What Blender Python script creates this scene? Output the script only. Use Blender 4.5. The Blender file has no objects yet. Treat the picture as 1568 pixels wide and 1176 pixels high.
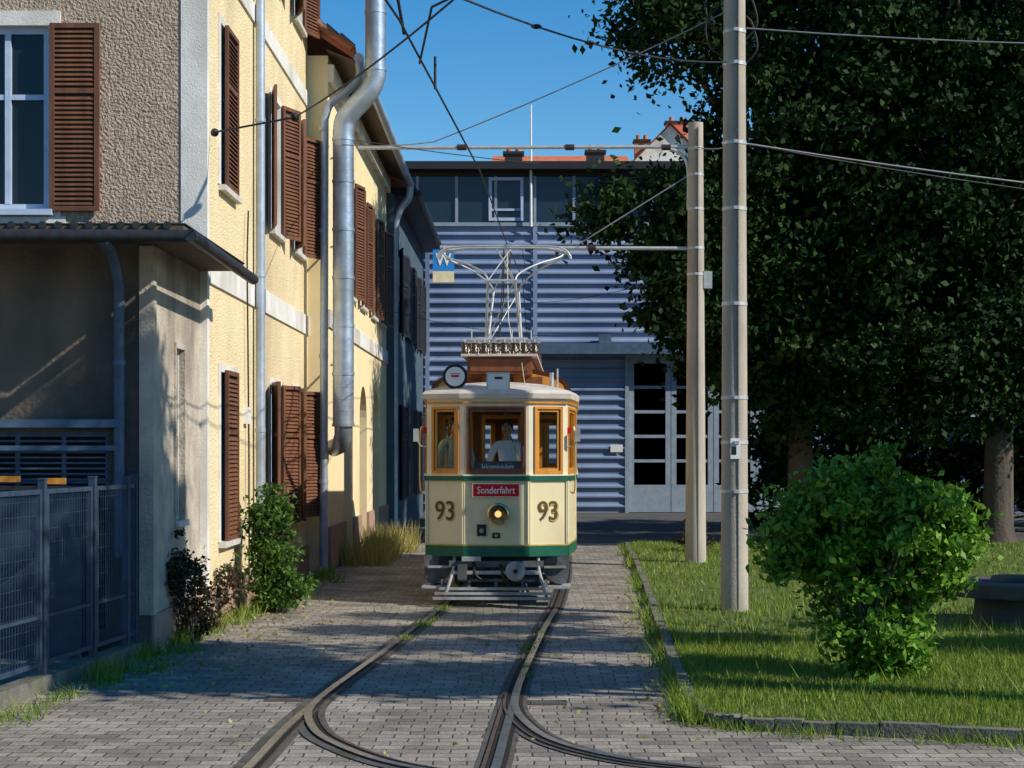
import bpy, bmesh, math, random
import numpy as np
from mathutils import Vector, Matrix
random.seed(7); np.random.seed(7)
sc = bpy.context.scene
sc.view_settings.view_transform='Standard'; sc.view_settings.look='None'; sc.view_settings.exposure=0

# ---------------------------------------------------------------- materials
def nt(m):
    m.use_nodes=True; return m.node_tree
def mat(name,c1,c2=None,scale=4,rough=.7,bump=0,bscale=60,metal=0,detail=3,c3=None,s3=.5,spec=.4,bdist=.02,streak=False):
    m=bpy.data.materials.new(name); t=nt(m); N=t.nodes; L=t.links
    b=N['Principled BSDF']; b.inputs['Roughness'].default_value=rough; b.inputs['Metallic'].default_value=metal
    b.inputs['Specular IOR Level'].default_value=spec
    tc=N.new('ShaderNodeTexCoord')
    if c2 is None: c2=tuple(x*.8 for x in c1)
    n=N.new('ShaderNodeTexNoise'); n.inputs['Scale'].default_value=scale; n.inputs['Detail'].default_value=detail; n.inputs['Roughness'].default_value=.6
    if streak:
        mp=N.new('ShaderNodeMapping'); mp.inputs['Scale'].default_value=(1,1,.12); L.new(tc.outputs['Object'],mp.inputs[0]); L.new(mp.outputs[0],n.inputs['Vector'])
    else: L.new(tc.outputs['Object'],n.inputs['Vector'])
    r=N.new('ShaderNodeValToRGB'); r.color_ramp.elements[0].position=.35; r.color_ramp.elements[1].position=.65
    r.color_ramp.elements[0].color=(*c2,1); r.color_ramp.elements[1].color=(*c1,1)
    L.new(n.outputs['Fac'],r.inputs[0]); out=r.outputs[0]
    if c3 is not None:
        n3=N.new('ShaderNodeTexNoise'); n3.inputs['Scale'].default_value=s3; n3.inputs['Detail'].default_value=4
        mp3=N.new('ShaderNodeMapping'); mp3.inputs['Scale'].default_value=(1,1,.45); L.new(tc.outputs['Object'],mp3.inputs[0]); L.new(mp3.outputs[0],n3.inputs['Vector'])
        r3=N.new('ShaderNodeValToRGB'); r3.color_ramp.elements[0].position=.48; r3.color_ramp.elements[1].position=.7
        L.new(n3.outputs['Fac'],r3.inputs[0])
        mx=N.new('ShaderNodeMixRGB'); L.new(r3.outputs[0],mx.inputs[0]); L.new(out,mx.inputs[1]); mx.inputs[2].default_value=(*c3,1); out=mx.outputs[0]
    L.new(out,b.inputs['Base Color'])
    if bump:
        nb=N.new('ShaderNodeTexNoise'); nb.inputs['Scale'].default_value=bscale; nb.inputs['Detail'].default_value=2
        L.new(tc.outputs['Object'],nb.inputs['Vector'])
        bp=N.new('ShaderNodeBump'); bp.inputs['Strength'].default_value=bump; bp.inputs['Distance'].default_value=bdist
        L.new(nb.outputs['Fac'],bp.inputs['Height']); L.new(bp.outputs[0],b.inputs['Normal'])
    return m
def leafmat(name,ca,cb,cc,trans=.3,rough=.5,spec=.3):
    m=bpy.data.materials.new(name); t=nt(m); N=t.nodes; L=t.links
    b=N['Principled BSDF']; b.inputs['Roughness'].default_value=rough; b.inputs['Specular IOR Level'].default_value=spec
    g=N.new('ShaderNodeNewGeometry'); r=N.new('ShaderNodeValToRGB'); e=r.color_ramp.elements
    e[0].color=(*ca,1); e[1].color=(*cc,1); x=e.new(.55); x.color=(*cb,1)
    L.new(g.outputs['Random Per Island'],r.inputs[0]); L.new(r.outputs[0],b.inputs['Base Color'])
    if trans:
        tr=N.new('ShaderNodeBsdfTranslucent'); L.new(r.outputs[0],tr.inputs[0])
        ms=N.new('ShaderNodeMixShader'); ms.inputs[0].default_value=trans
        L.new(b.outputs[0],ms.inputs[1]); L.new(tr.outputs[0],ms.inputs[2]); L.new(ms.outputs[0],N['Material Output'].inputs[0])
    return m
def glassmat(name,tint=(.9,.95,.95),refl=.12):
    m=bpy.data.materials.new(name); t=nt(m); N=t.nodes; L=t.links; N.remove(N['Principled BSDF'])
    tr=N.new('ShaderNodeBsdfTransparent'); tr.inputs[0].default_value=(*tint,1)
    gl=N.new('ShaderNodeBsdfGlossy'); gl.inputs['Roughness'].default_value=.02
    lw=N.new('ShaderNodeLayerWeight'); lw.inputs[0].default_value=refl
    ms=N.new('ShaderNodeMixShader'); L.new(lw.outputs['Fresnel'],ms.inputs[0]); L.new(tr.outputs[0],ms.inputs[1]); L.new(gl.outputs[0],ms.inputs[2])
    L.new(ms.outputs[0],N['Material Output'].inputs[0]); return m

M={}
M['plaster_yellow']=mat('plaster_yellow',(.84,.69,.42),(.77,.62,.36),1.5,.9,.9,38,c3=(.62,.49,.30),s3=.6,spec=.1,bdist=.03)
M['plaster_yellow2']=mat('plaster_smooth_yellow',(.86,.71,.42),(.80,.65,.38),1.5,.9,.3,60,c3=(.68,.55,.34),s3=.5,spec=.1)
M['plaster_rough']=mat('plaster_roughcast_tan',(.52,.41,.30),(.36,.28,.20),14,.95,1.0,30,c3=(.40,.31,.23),s3=.8,spec=.1,bdist=.045)
M['plaster_annex']=mat('plaster_grey',(.54,.47,.37),(.40,.34,.27),3,.95,.7,30,c3=(.25,.21,.17),s3=1.4,spec=.1)
M['plaster_annex_front']=mat('plaster_grey_shaded',(.12,.105,.09),(.08,.07,.06),2,.95,.8,24,c3=(.22,.17,.12),s3=.9,spec=.1)  # darker twin of the side plaster: eave and tree shade in the colour
M['plaster_blue']=mat('plaster_blue_shaded',(.085,.125,.16),(.065,.10,.135),2,.9,.4,30,spec=.1)  # tree shade is put into this dark blue base colour
M['white_trim']=mat('white_trim',(.80,.77,.70),(.68,.65,.58),3,.8,.3,50,c3=(.5,.46,.4),s3=1.3)
M['plinth']=mat('plinth_pink_stone',(.42,.27,.20),(.33,.21,.15),5,.9,.5,30)
M['shutter']=mat('shutter_brown_paint',(.20,.082,.038),(.12,.05,.026),8,.55,.2,80,streak=True)
M['shutter_dark']=mat('shutter_back',(.035,.018,.012),None,6,.8)
M['winframe']=mat('window_frame_white',(.5,.6,.74),(.42,.52,.66),6,.5)
M['glass_dark']=mat('window_glass_dark',(.012,.018,.022),(.008,.012,.015),.8,.08,spec=.45)
M['sill']=mat('sill_sheet',(.65,.62,.55),None,5,.6)
M['zinc']=mat('zinc_pipe',(.45,.53,.64),(.36,.43,.52),9,.42,.1,30,metal=.4,c3=(.30,.33,.37),s3=2)
M['zinc_blue']=mat('blue_grey_painted_pipe',(.10,.16,.24),(.07,.12,.18),9,.5,metal=.2)
M['duct']=mat('duct_galvanised',(.50,.57,.66),(.36,.42,.50),5,.36,.15,14,metal=.7,c3=(.28,.31,.34),s3=1.6)
M['dark_metal']=mat('dark_gutter_metal',(.045,.05,.055),(.03,.03,.035),9,.5,metal=.3)
M['tile']=mat('terracotta_tile',(.46,.15,.07),(.26,.09,.05),7,.85,.5,20,c3=(.2,.14,.1),s3=2)
M['tile_far']=mat('terracotta_tile_bright',(.66,.19,.08),(.5,.14,.06),2,.85)
M['wood_eave']=mat('eave_board',(.12,.085,.055),None,6,.8)
M['hall_blue']=mat('corrugated_blue_sheet',(.25,.32,.46),(.20,.27,.41),.8,.36,metal=.0,c3=(.16,.21,.33),s3=.4,spec=.8)
M['hall_frame']=mat('hall_window_frame',(.30,.37,.43),(.24,.30,.35),4,.5)
M['hall_dark']=mat('hall_roof_edge',(.02,.022,.025),None,4,.6)
M['hall_glass']=mat('hall_glass',(.010,.022,.040),(.018,.035,.060),.5,.07,spec=.4)
M['asphalt']=mat('asphalt',(.10,.095,.09),(.075,.07,.068),3,.9,.3,80,c3=(.13,.12,.11),s3=.4)
M['concrete']=mat('pole_concrete',(.47,.41,.33),(.37,.32,.26),6,.85,.35,50,c3=(.31,.27,.215),s3=1.5,streak=True)
M['bench_concrete']=mat('weathered_concrete',(.10,.095,.085),(.07,.065,.06),6,.9,.5,40)
M['kerb']=mat('kerb_stone',(.20,.18,.15),(.13,.12,.10),7,.9,.5,40,c3=(.09,.10,.05),s3=3)
M['steel']=mat('rail_steel',(.55,.52,.49),(.36,.32,.29),12,.28,metal=.85)
M['rail_rust']=mat('rail_side_rust',(.12,.08,.055),(.07,.05,.04),12,.8)
M['groove']=mat('rail_groove_dark',(.018,.015,.013),None,12,.95)  # one near-black tone for the flat groove strip
M['track_bed']=mat('track_edge_mortar',(.13,.115,.10),(.075,.068,.06),9,.9,.4,60,c3=(.06,.065,.035),s3=3)
M['lawn']=mat('lawn_soil',(.10,.14,.025),(.07,.085,.02),6,.95,.6,30,c3=(.14,.13,.045),s3=1.5)
M['fence']=mat('fence_blue_grey',(.045,.075,.12),(.03,.05,.085),7,.5,metal=.2)
M['black']=mat('black_paint',(.015,.015,.016),None,5,.5)
M['wire']=mat('wire_copper_dark',(.03,.03,.035),None,5,.6)
M['wire_steel']=mat('wire_steel',(.35,.35,.36),None,5,.5,metal=.5)
M['galv']=mat('galvanised',(.55,.56,.56),None,8,.45,metal=.4)
M['sign_blue']=mat('sign_blue',(.02,.22,.60),(.02,.2,.55),5,.4)
M['sign_white']=mat('sign_white',(.8,.8,.78),(.74,.74,.7),5,.45)
M['sign_cream']=mat('sign_cream',(.75,.68,.45),None,5,.5)
M['cream']=mat('tram_cream_enamel',(.80,.69,.42),(.76,.65,.39),2,.3,.04,6,c3=(.68,.56,.33),s3=2.5,spec=.5)
M['cream_light']=mat('tram_cream_pillar',(.80,.73,.53),(.74,.67,.47),4,.35)
M['green']=mat('tram_green',(.010,.12,.068),(.008,.09,.05),5,.35)
M['ochre']=mat('tram_ochre_varnish',(.66,.28,.04),(.50,.20,.03),9,.35,streak=True)
M['wood_brown']=mat('tram_varnished_wood',(.24,.08,.028),(.15,.05,.018),9,.4,streak=True)
M['tram_roof']=mat('tram_roof_canvas',(.62,.55,.48),(.50,.44,.38),6,.7)
M['tram_grey']=mat('tram_underframe_grey',(.13,.14,.15),(.08,.085,.09),7,.55,.3,30,c3=(.08,.065,.05),s3=5)
M['tram_grey_l']=mat('tram_light_grey',(.40,.41,.41),(.30,.31,.31),7,.5,c3=(.22,.20,.17),s3=6)
M['brass']=mat('brass',(.75,.55,.25),None,7,.25,metal=.9)
M['gold']=mat('gold_leaf',(.60,.42,.10),None,7,.4,metal=.2)
M['numdark']=mat('numeral_dark',(.12,.06,.02),None,7,.4)
M['red']=mat('sign_red',(.62,.010,.012),(.55,.008,.010),5,.5,spec=.2)
M['skin']=mat('skin',(.50,.28,.19),(.45,.24,.16),20,.55)
M['hair']=mat('hair_dark',(.03,.02,.015),None,60,.6,.4,120)
M['shirt']=mat('shirt_white',(.82,.82,.83),(.74,.75,.77),12,.85,.3,50)
M['shirt2']=mat('shirt_pale_green',(.45,.5,.4),None,12,.85)
M['trousers']=mat('trousers_navy',(.03,.035,.06),None,12,.9)
M['lips']=mat('lips',(.35,.12,.10),None,12,.6)
M['bark']=mat('bark',(.11,.085,.065),(.06,.05,.04),5,.95,1,14,streak=True)
M['ceramic']=mat('insulator_ceramic',(.06,.035,.025),None,6,.25)
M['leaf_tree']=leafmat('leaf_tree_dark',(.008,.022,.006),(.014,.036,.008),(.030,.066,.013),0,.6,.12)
M['leaf_bush']=leafmat('leaf_bush_bright',(.05,.14,.012),(.12,.28,.02),(.26,.44,.05),.3)
M['leaf_bush2']=leafmat('leaf_shrub_green',(.04,.10,.015),(.08,.17,.025),(.14,.24,.04),.3)
M['leaf_vine']=leafmat('leaf_vine_dark',(.035,.03,.015),(.05,.05,.02),(.10,.05,.025),.2)
M['grass']=leafmat('grass_blade',(.11,.18,.02),(.19,.29,.028),(.34,.38,.06),.3)
M['grass_dry']=leafmat('grass_dry',(.34,.28,.09),(.5,.42,.14),(.22,.28,.06),.3)
M['glass']=glassmat('tram_window_glass')
lamp=bpy.data.materials.new('headlamp_bulb'); t=nt(lamp); b=t.nodes['Principled BSDF']
b.inputs['Base Color'].default_value=(1,.7,.3,1); b.inputs['Emission Color'].default_value=(1,.55,.16,1); b.inputs['Emission Strength'].default_value=1.1; M['lamp']=lamp

def paver():
    m=bpy.data.materials.new('paving_setts'); t=nt(m); N=t.nodes; L=t.links; b=N['Principled BSDF']; b.inputs['Roughness'].default_value=.85; b.inputs['Specular IOR Level'].default_value=.25
    tc=N.new('ShaderNodeTexCoord')
    nd=N.new('ShaderNodeTexNoise'); nd.inputs['Scale'].default_value=1.3; nd.inputs['Detail'].default_value=1; L.new(tc.outputs['Object'],nd.inputs['Vector'])
    va=N.new('ShaderNodeVectorMath'); va.operation='MULTIPLY_ADD'; L.new(nd.outputs['Color'],va.inputs[0]); va.inputs[1].default_value=(.10,.12,0); L.new(tc.outputs['Object'],va.inputs[2])
    br=N.new('ShaderNodeTexBrick'); br.inputs['Scale'].default_value=1; br.inputs['Brick Width'].default_value=.22; br.inputs['Row Height'].default_value=.15
    br.inputs['Mortar Size'].default_value=.009; br.inputs['Mortar Smooth'].default_value=.7
    br.inputs['Color1'].default_value=(.42,.365,.30,1); br.inputs['Color2'].default_value=(.25,.22,.185,1); br.inputs['Mortar'].default_value=(.12,.105,.08,1)
    L.new(va.outputs[0],br.inputs['Vector'])
    n=N.new('ShaderNodeTexNoise'); n.inputs['Scale'].default_value=.9; n.inputs['Detail'].default_value=6; n.inputs['Roughness'].default_value=.7; L.new(tc.outputs['Object'],n.inputs['Vector'])
    mr=N.new('ShaderNodeMapRange'); mr.inputs[1].default_value=.3; mr.inputs[2].default_value=.7; mr.inputs[3].default_value=.5; mr.inputs[4].default_value=1.2; L.new(n.outputs['Fac'],mr.inputs[0])
    n2=N.new('ShaderNodeTexNoise'); n2.inputs['Scale'].default_value=40; n2.inputs['Detail'].default_value=3; L.new(tc.outputs['Object'],n2.inputs['Vector'])
    mr2=N.new('ShaderNodeMapRange'); mr2.inputs[1].default_value=.3; mr2.inputs[2].default_value=.7; mr2.inputs[3].default_value=.72; mr2.inputs[4].default_value=1.22; L.new(n2.outputs['Fac'],mr2.inputs[0])
    mm=N.new('ShaderNodeMath'); mm.operation='MULTIPLY'; L.new(mr.outputs[0],mm.inputs[0]); L.new(mr2.outputs[0],mm.inputs[1])
    mu=N.new('ShaderNodeVectorMath'); mu.operation='SCALE'; L.new(br.outputs['Color'],mu.inputs[0]); L.new(mm.outputs[0],mu.inputs['Scale'])
    n3=N.new('ShaderNodeTexNoise'); n3.inputs['Scale'].default_value=2.3; n3.inputs['Detail'].default_value=4; L.new(tc.outputs['Object'],n3.inputs['Vector'])
    r3=N.new('ShaderNodeValToRGB'); r3.color_ramp.elements[0].position=.52; r3.color_ramp.elements[1].position=.64; L.new(n3.outputs['Fac'],r3.inputs[0])
    m3=N.new('ShaderNodeMath'); m3.operation='MULTIPLY'; L.new(r3.outputs[0],m3.inputs[0]); L.new(br.outputs['Fac'],m3.inputs[1])
    mx=N.new('ShaderNodeMixRGB'); L.new(m3.outputs[0],mx.inputs[0]); L.new(mu.outputs[0],mx.inputs[1]); mx.inputs[2].default_value=(.07,.11,.02,1)
    L.new(mx.outputs[0],b.inputs['Base Color'])
    bp=N.new('ShaderNodeBump'); bp.inputs['Strength'].default_value=.7; bp.inputs['Distance'].default_value=.012; bp.invert=True
    ad=N.new('ShaderNodeMath'); ad.operation='MULTIPLY_ADD'; L.new(n2.outputs['Fac'],ad.inputs[0]); ad.inputs[1].default_value=-.5; L.new(br.outputs['Fac'],ad.inputs[2])
    L.new(ad.outputs[0],bp.inputs['Height']); L.new(bp.outputs[0],b.inputs['Normal'])
    return m
M['paver']=paver()

# ---------------------------------------------------------------- builders
def empty(name,loc=(0,0,0),rotz=0):
    e=bpy.data.objects.new(name,None); e.location=loc; e.rotation_euler=(0,0,rotz); e.empty_display_size=.3
    sc.collection.objects.link(e); return e
class Frame:
    def __init__(s,p0,u):
        s.p=Vector((p0[0],p0[1],0)); s.u=Vector((u[0],u[1],0)).normalized(); s.n=Vector((s.u.y,-s.u.x,0))
    def pt(s,u,n,z): return s.p+s.u*u+s.n*n+Vector((0,0,z))
class B:
    def __init__(s): s.v=[];s.f=[];s.m=[];s.s=[];s.mats=[]
    def mi(s,m):
        if m not in s.mats: s.mats.append(m)
        return s.mats.index(m)
    def face(s,pts,m,smooth=False):
        k=len(s.v); s.v+= [tuple(p) for p in pts]; s.f.append(tuple(range(k,k+len(pts)))); s.m.append(s.mi(m)); s.s.append(smooth)
    def mesh(s,verts,faces,m,smooth=False):
        k=len(s.v); s.v+=[tuple(p) for p in verts]
        for f in faces: s.f.append(tuple(k+i for i in f)); s.m.append(s.mi(m)); s.s.append(smooth)
    def obox(s,F,ur,nr,zr,m):
        P=[F.pt(u,n,z) for z in zr for n in nr for u in ur]
        fs=[(0,1,3,2),(4,6,7,5),(0,4,5,1),(2,3,7,6),(0,2,6,4),(1,5,7,3)]
        s.mesh(P,fs,m)
    def box(s,x,y,z,m):
        P=[Vector((a,b,c)) for c in z for b in y for a in x]
        fs=[(0,2,3,1),(4,5,7,6),(0,1,5,4),(2,6,7,3),(0,4,6,2),(1,3,7,5)]
        s.mesh(P,fs,m)
    def tube(s,pts,r,m,seg=8,cap=True,smooth=True):
        pts=[Vector(p) for p in pts]; n=len(pts)
        if not isinstance(r,(list,tuple)): r=[r]*n
        up=None; V=[];Fc=[]
        for i,p in enumerate(pts):
            d=(pts[min(i+1,n-1)]-pts[max(i-1,0)])
            d=d.normalized() if d.length>1e-9 else Vector((0,0,1))
            if up is None:
                up=d.orthogonal().normalized()
            else:
                up=(up-d*up.dot(d)); up=up.normalized() if up.length>1e-6 else d.orthogonal().normalized()
            w=d.cross(up)
            for k in range(seg):
                a=2*math.pi*k/seg; V.append(p+(up*math.cos(a)+w*math.sin(a))*r[i])
        for i in range(n-1):
            for k in range(seg):
                a=i*seg+k; b=i*seg+(k+1)%seg; Fc.append((a,b,b+seg,a+seg))
        s.mesh(V,Fc,m,smooth)
        if cap:
            s.mesh(V[:seg],[tuple(reversed(range(seg)))],m); s.mesh(V[-seg:],[tuple(range(seg))],m)
    def ball(s,c,r,m,seg=12,rings=8):
        c=Vector(c); r=r if isinstance(r,(tuple,list)) else (r,r,r); V=[];Fc=[]
        for i in range(rings+1):
            th=math.pi*i/rings
            for k in range(seg):
                a=2*math.pi*k/seg; V.append(c+Vector((r[0]*math.sin(th)*math.cos(a),r[1]*math.sin(th)*math.sin(a),r[2]*math.cos(th))))
        for i in range(rings):
            for k in range(seg):
                a=i*seg+k;b=i*seg+(k+1)%seg; Fc.append((a,a+seg,b+seg,b))
        s.mesh(V,Fc,m,True)
    def wall(s,F,L,z0,z1,holes,m,reveal=.15,mrev=None,n=0,u0=0,flip=False):
        mrev=mrev or m
        us=sorted({u0,L,*[h[0] for h in holes],*[h[1] for h in holes]}); zs=sorted({z0,z1,*[h[2] for h in holes],*[h[3] for h in holes]})
        us=[u for u in us if u0<=u<=L]; zs=[z for z in zs if z0<=z<=z1]
        for i in range(len(us)-1):
            for j in range(len(zs)-1):
                cu=(us[i]+us[i+1])/2; cz=(zs[j]+zs[j+1])/2
                if any(h[0]<cu<h[1] and h[2]<cz<h[3] for h in holes): continue
                P=[F.pt(us[i],n,zs[j]),F.pt(us[i+1],n,zs[j]),F.pt(us[i+1],n,zs[j+1]),F.pt(us[i],n,zs[j+1])]
                if flip: P.reverse()
                s.face(P,m)
        if reveal:
            for h in holes:
                a,b,c,d=h[:4]
                q=[(a,c),(b,c),(b,d),(a,d)]
                for k in range(4):
                    p1=q[k];p2=q[(k+1)%4]
                    s.face([F.pt(p1[0],n,p1[1]),F.pt(p1[0],n-reveal,p1[1]),F.pt(p2[0],n-reveal,p2[1]),F.pt(p2[0],n,p2[1])],mrev)
    def frame(s,F,a,b,c,d,n0,n1,w,m,wb=None):
        wb=wb or w
        s.obox(F,(a,a+w),(n0,n1),(c,d),m); s.obox(F,(b-w,b),(n0,n1),(c,d),m)
        s.obox(F,(a+w,b-w),(n0,n1),(d-w,d),m); s.obox(F,(a+w,b-w),(n0,n1),(c,c+wb),m)
    def window(s,F,a,b,c,d,depth,mf,mg,vert=1,hor=(.62,),w=.07):
        s.face([F.pt(a,-depth,c),F.pt(b,-depth,c),F.pt(b,-depth,d),F.pt(a,-depth,d)],mg)
        s.frame(F,a,b,c,d,-depth+.004,-depth+.05,w,mf)
        for k in range(vert):
            u=a+(b-a)*(k+1)/(vert+1); s.obox(F,(u-w*.45,u+w*.45),(-depth+.006,-depth+.055),(c+w,d-w),mf)
        for h in hor:
            z=c+(d-c)*h; s.obox(F,(a+w,b-w),(-depth+.008,-depth+.045),(z-w*.4,z+w*.4),mf)
    def shutter(s,F,a,b,c,d,n0,m,md):
        w=.055; s.frame(F,a,b,c,d,n0,n0+.04,w,m)
        mid=c+(d-c)*.64; s.obox(F,(a+w,b-w),(n0+.002,n0+.037),(mid-.03,mid+.03),m)
        s.face([F.pt(a+w,n0+.004,c+w),F.pt(b-w,n0+.004,c+w),F.pt(b-w,n0+.004,d-w),F.pt(a+w,n0+.004,d-w)],md)
        z=c+w+.02
        while z<d-w-.04:
            if abs(z+.015-mid)>.05:
                s.mesh([F.pt(a+w,n0+.034,z),F.pt(b-w,n0+.034,z),F.pt(b-w,n0+.008,z+.04),F.pt(a+w,n0+.008,z+.04),
                        F.pt(a+w,n0+.034,z-.008),F.pt(b-w,n0+.034,z-.008)],[(0,1,2,3),(4,5,1,0)],m)
            z+=.055
    def build(s,name,parent=None,bevel=0):
        me=bpy.data.meshes.new(name); me.from_pydata(s.v,[],s.f)
        for m in s.mats: me.materials.append(M[m])
        me.polygons.foreach_set('material_index',s.m); me.polygons.foreach_set('use_smooth',s.s); me.update()
        o=bpy.data.objects.new(name,me); sc.collection.objects.link(o)
        if parent: o.parent=parent
        if bevel:
            w=o.modifiers.new('weld','WELD'); w.merge_threshold=.0005
            bv=o.modifiers.new('bev','BEVEL'); bv.width=bevel; bv.segments=2; bv.limit_method='ANGLE'
        return o
def text(body,name,size,loc,rotz,m,parent,offset=0,ext=.002,rotx=math.pi/2,squash=1):
    c=bpy.data.curves.new(name,'FONT'); c.body=body; c.size=size; c.align_x='CENTER'; c.align_y='CENTER'; c.extrude=ext; c.offset=offset
    c.materials.append(M[m]); o=bpy.data.objects.new(name,c); o.location=loc; o.rotation_euler=(rotx,0,rotz); o.scale=(squash,1,1)
    sc.collection.objects.link(o); o.parent=parent; return o
def catmull(P,n=8):
    P=[Vector((*p,0)) if len(p)==2 else Vector(p) for p in P]; P=[P[0]*2-P[1]]+P+[P[-1]*2-P[-2]]; out=[]
    for i in range(1,len(P)-2):
        for k in range(n):
            t=k/n; a,b,c,d=P[i-1:i+3]
            out.append(.5*((2*b)+(c-a)*t+(2*a-5*b+4*c-d)*t*t+(3*b-a-3*c+d)*t**3))
    out.append(P[-2]); return out
def npmesh(name,V,k,m,parent):
    n=len(V); me=bpy.data.meshes.new(name); me.vertices.add(n*k); me.vertices.foreach_set('co',V.reshape(-1))
    me.loops.add(n*k); me.loops.foreach_set('vertex_index',np.arange(n*k,dtype=np.int32))
    me.polygons.add(n); me.polygons.foreach_set('loop_start',np.arange(0,n*k,k,dtype=np.int32))
    try: me.polygons.foreach_set('loop_total',np.full(n,k,dtype=np.int32))
    except Exception: pass
    me.materials.append(M[m]); me.update(calc_edges=True); me.validate()
    o=bpy.data.objects.new(name,me); sc.collection.objects.link(o)
    if parent: o.parent=parent
    return o
def leaves_mesh(name,C,size,m,parent=None,aspect=.55,flat=0.0):
    n=len(C); rng=np.random
    d=rng.normal(size=(n,3)); d[:,2]-=.25; d/=np.linalg.norm(d,axis=1)[:,None]
    u=rng.normal(size=(n,3)); u[:,2]+=flat; w=np.cross(d,u); w/=np.linalg.norm(w,axis=1)[:,None]+1e-9
    nn=np.cross(d,w); s=(size*(.6+.8*rng.rand(n)))[:,None]
    V=np.empty((n,4,3)); V[:,0]=C-d*s*.5; V[:,1]=C+w*s*aspect*.5+nn*s*.10; V[:,2]=C+d*s*.5; V[:,3]=C-w*s*aspect*.5+nn*s*.10
    return npmesh(name,V,4,m,parent)
def blades_mesh(name,X,Y,Z,h,wd,m,parent=None,lean=.35):
    n=len(X); a=np.random.rand(n)*2*np.pi; hh=h*(.45+.9*np.random.rand(n)); l=np.random.normal(size=(n,2))*lean
    P=np.stack([X,Y,Z],1); du=np.stack([np.cos(a),np.sin(a),np.zeros(n)],1)*(wd*.5)
    V=np.empty((n,3,3)); V[:,0]=P-du; V[:,1]=P+du; V[:,2]=P+np.stack([l[:,0]*hh,l[:,1]*hh,hh],1)
    return npmesh(name,V,3,m,parent)
def clumps(blobs,per,cr,inner=.45):
    C=[]; K=[]
    for (cx,cy,cz,rx,ry,rz,n) in blobs:
        d=np.random.normal(size=(n,3)); d/=np.linalg.norm(d,axis=1)[:,None]
        r=inner+(1.05-inner)*np.random.rand(n)**.6
        k=np.array([cx,cy,cz])+d*r[:,None]*np.array([rx,ry,rz]); K.append(k)
        for q in k:
            s=cr*(.5+1.0*np.random.rand())
            C.append(q+np.random.normal(size=(int(per*(.5+np.random.rand())),3))*np.array([s,s,s*.6])*.55)
    return np.concatenate(C),np.concatenate(K)

# ---------------------------------------------------------------- ground, road, lawn, rails
b=B(); b.face([(-900,-900,0),(900,-900,0),(900,900,0),(-900,900,0)],'asphalt'); b.build('ground')
b=B(); b.face([(-14,-6,.004),(26,-6,.004),(26,37.5,.004),(-14,37.5,.004)],'paver'); b.build('paved_road')
K=[(2.25,36.5),(2.18,34.4),(1.9,26.65),(1.65,20.9),(1.47,16.66),(1.385,14.4),(1.36,13.1),(1.42,12.75),(1.6,12.52),(1.85,12.4),(3.5,11.9),(8,10.6),(22,6.8)]
Kp=catmull(K,5)
b=B(); b.face([(p.x,p.y,.085) for p in Kp]+[(22,36.5,.085)],'lawn'); b.build('lawn')
b=B()
acc=[Kp[0]]
for i in range(len(Kp)-1):
    a,c=Kp[i],Kp[i+1]; n=max(1,int(round((c-a).length/.8)))
    for k in range(1,n+1): acc.append(a.lerp(c,k/n))
for a,c in zip(acc[:-1],acc[1:]):
    F=Frame(a,c-a); L=(c-a).length; h=.10+random.uniform(-.014,.012); w=random.uniform(-.008,.008)
    b.obox(F,(.004,L-.004),(-.03+w,.06+w),(-.02,h),'kerb')
b.build('kerb',bevel=.012)
tr=empty('tram_track')
def strip(b,P,o0,o1,z,m,z1=None):
    n=len(P); V=[]
    for i,p in enumerate(P):
        d=(P[min(i+1,n-1)]-P[max(i-1,0)]).normalized(); nn=Vector((d.y,-d.x,0))
        V+=[p+nn*o0+Vector((0,0,z)),p+nn*o1+Vector((0,0,z))]
    b.mesh(V,[(2*i,2*i+1,2*i+3,2*i+2) for i in range(n-1)],m)
    if z1 is not None:
        for o in (o0,o1):
            V=[]
            for i,p in enumerate(P):
                d=(P[min(i+1,n-1)]-P[max(i-1,0)]).normalized(); nn=Vector((d.y,-d.x,0))
                V+=[p+nn*o+Vector((0,0,z)),p+nn*o+Vector((0,0,z1))]
            b.mesh(V,[(2*i,2*i+1,2*i+3,2*i+2) for i in range(n-1)],'rail_rust')
def rail(P,side,dz,name):
    P=catmull(P,8); b=B()
    strip(b,P,-.12,.12,.008+dz,'track_bed')
    strip(b,P,-.045,.085,.0125+dz,'groove')
    if side>0:
        strip(b,P,-.04,.02,.022+dz,'steel',.005); strip(b,P,.065,.085,.019+dz,'rail_rust',.005)
    else:
        strip(b,P,-.01,.05,.022+dz,'steel',.005); strip(b,P,-.075,-.055,.019+dz,'rail_rust',.005)
    b.build(name,tr)
LA=[(-1.78,6),(-1.80,9),(-1.75,10.97),(-1.73,12.4),(-1.68,13.5),(-1.60,14.8),(-1.40,17.2),(-1.22,19.7),(-1.03,22.2),(-.84,26),(-.70,30),(-.6,36),(-.55,55.5)]
RA=[(-.35,6),(-.28,9),(-.19,10.97),(-.14,12.4),(-.10,13.5),(-.05,14.8),(.09,17.2),(.25,19.7),(.43,22.2),(.62,26),(.76,30),(.86,36),(.91,55.5)]
LB=[(2.6,8.9),(1.2,9.7),(.1,10.35),(-.78,10.97),(-1.32,11.84),(-1.56,12.6),(-1.67,13.5),(-1.60,14.8)]
RB=[(3.6,9.8),(1.9,10.5),(.95,10.97),(.52,11.35),(.20,11.9),(.02,12.6),(-.08,13.5),(-.05,14.8)]
rail(LA,1,0,'rail_left'); rail(RA,-1,0,'rail_right'); rail(LB,1,.004,'rail_branch_left'); rail(RB,-1,.004,'rail_branch_right')
b=B()
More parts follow.
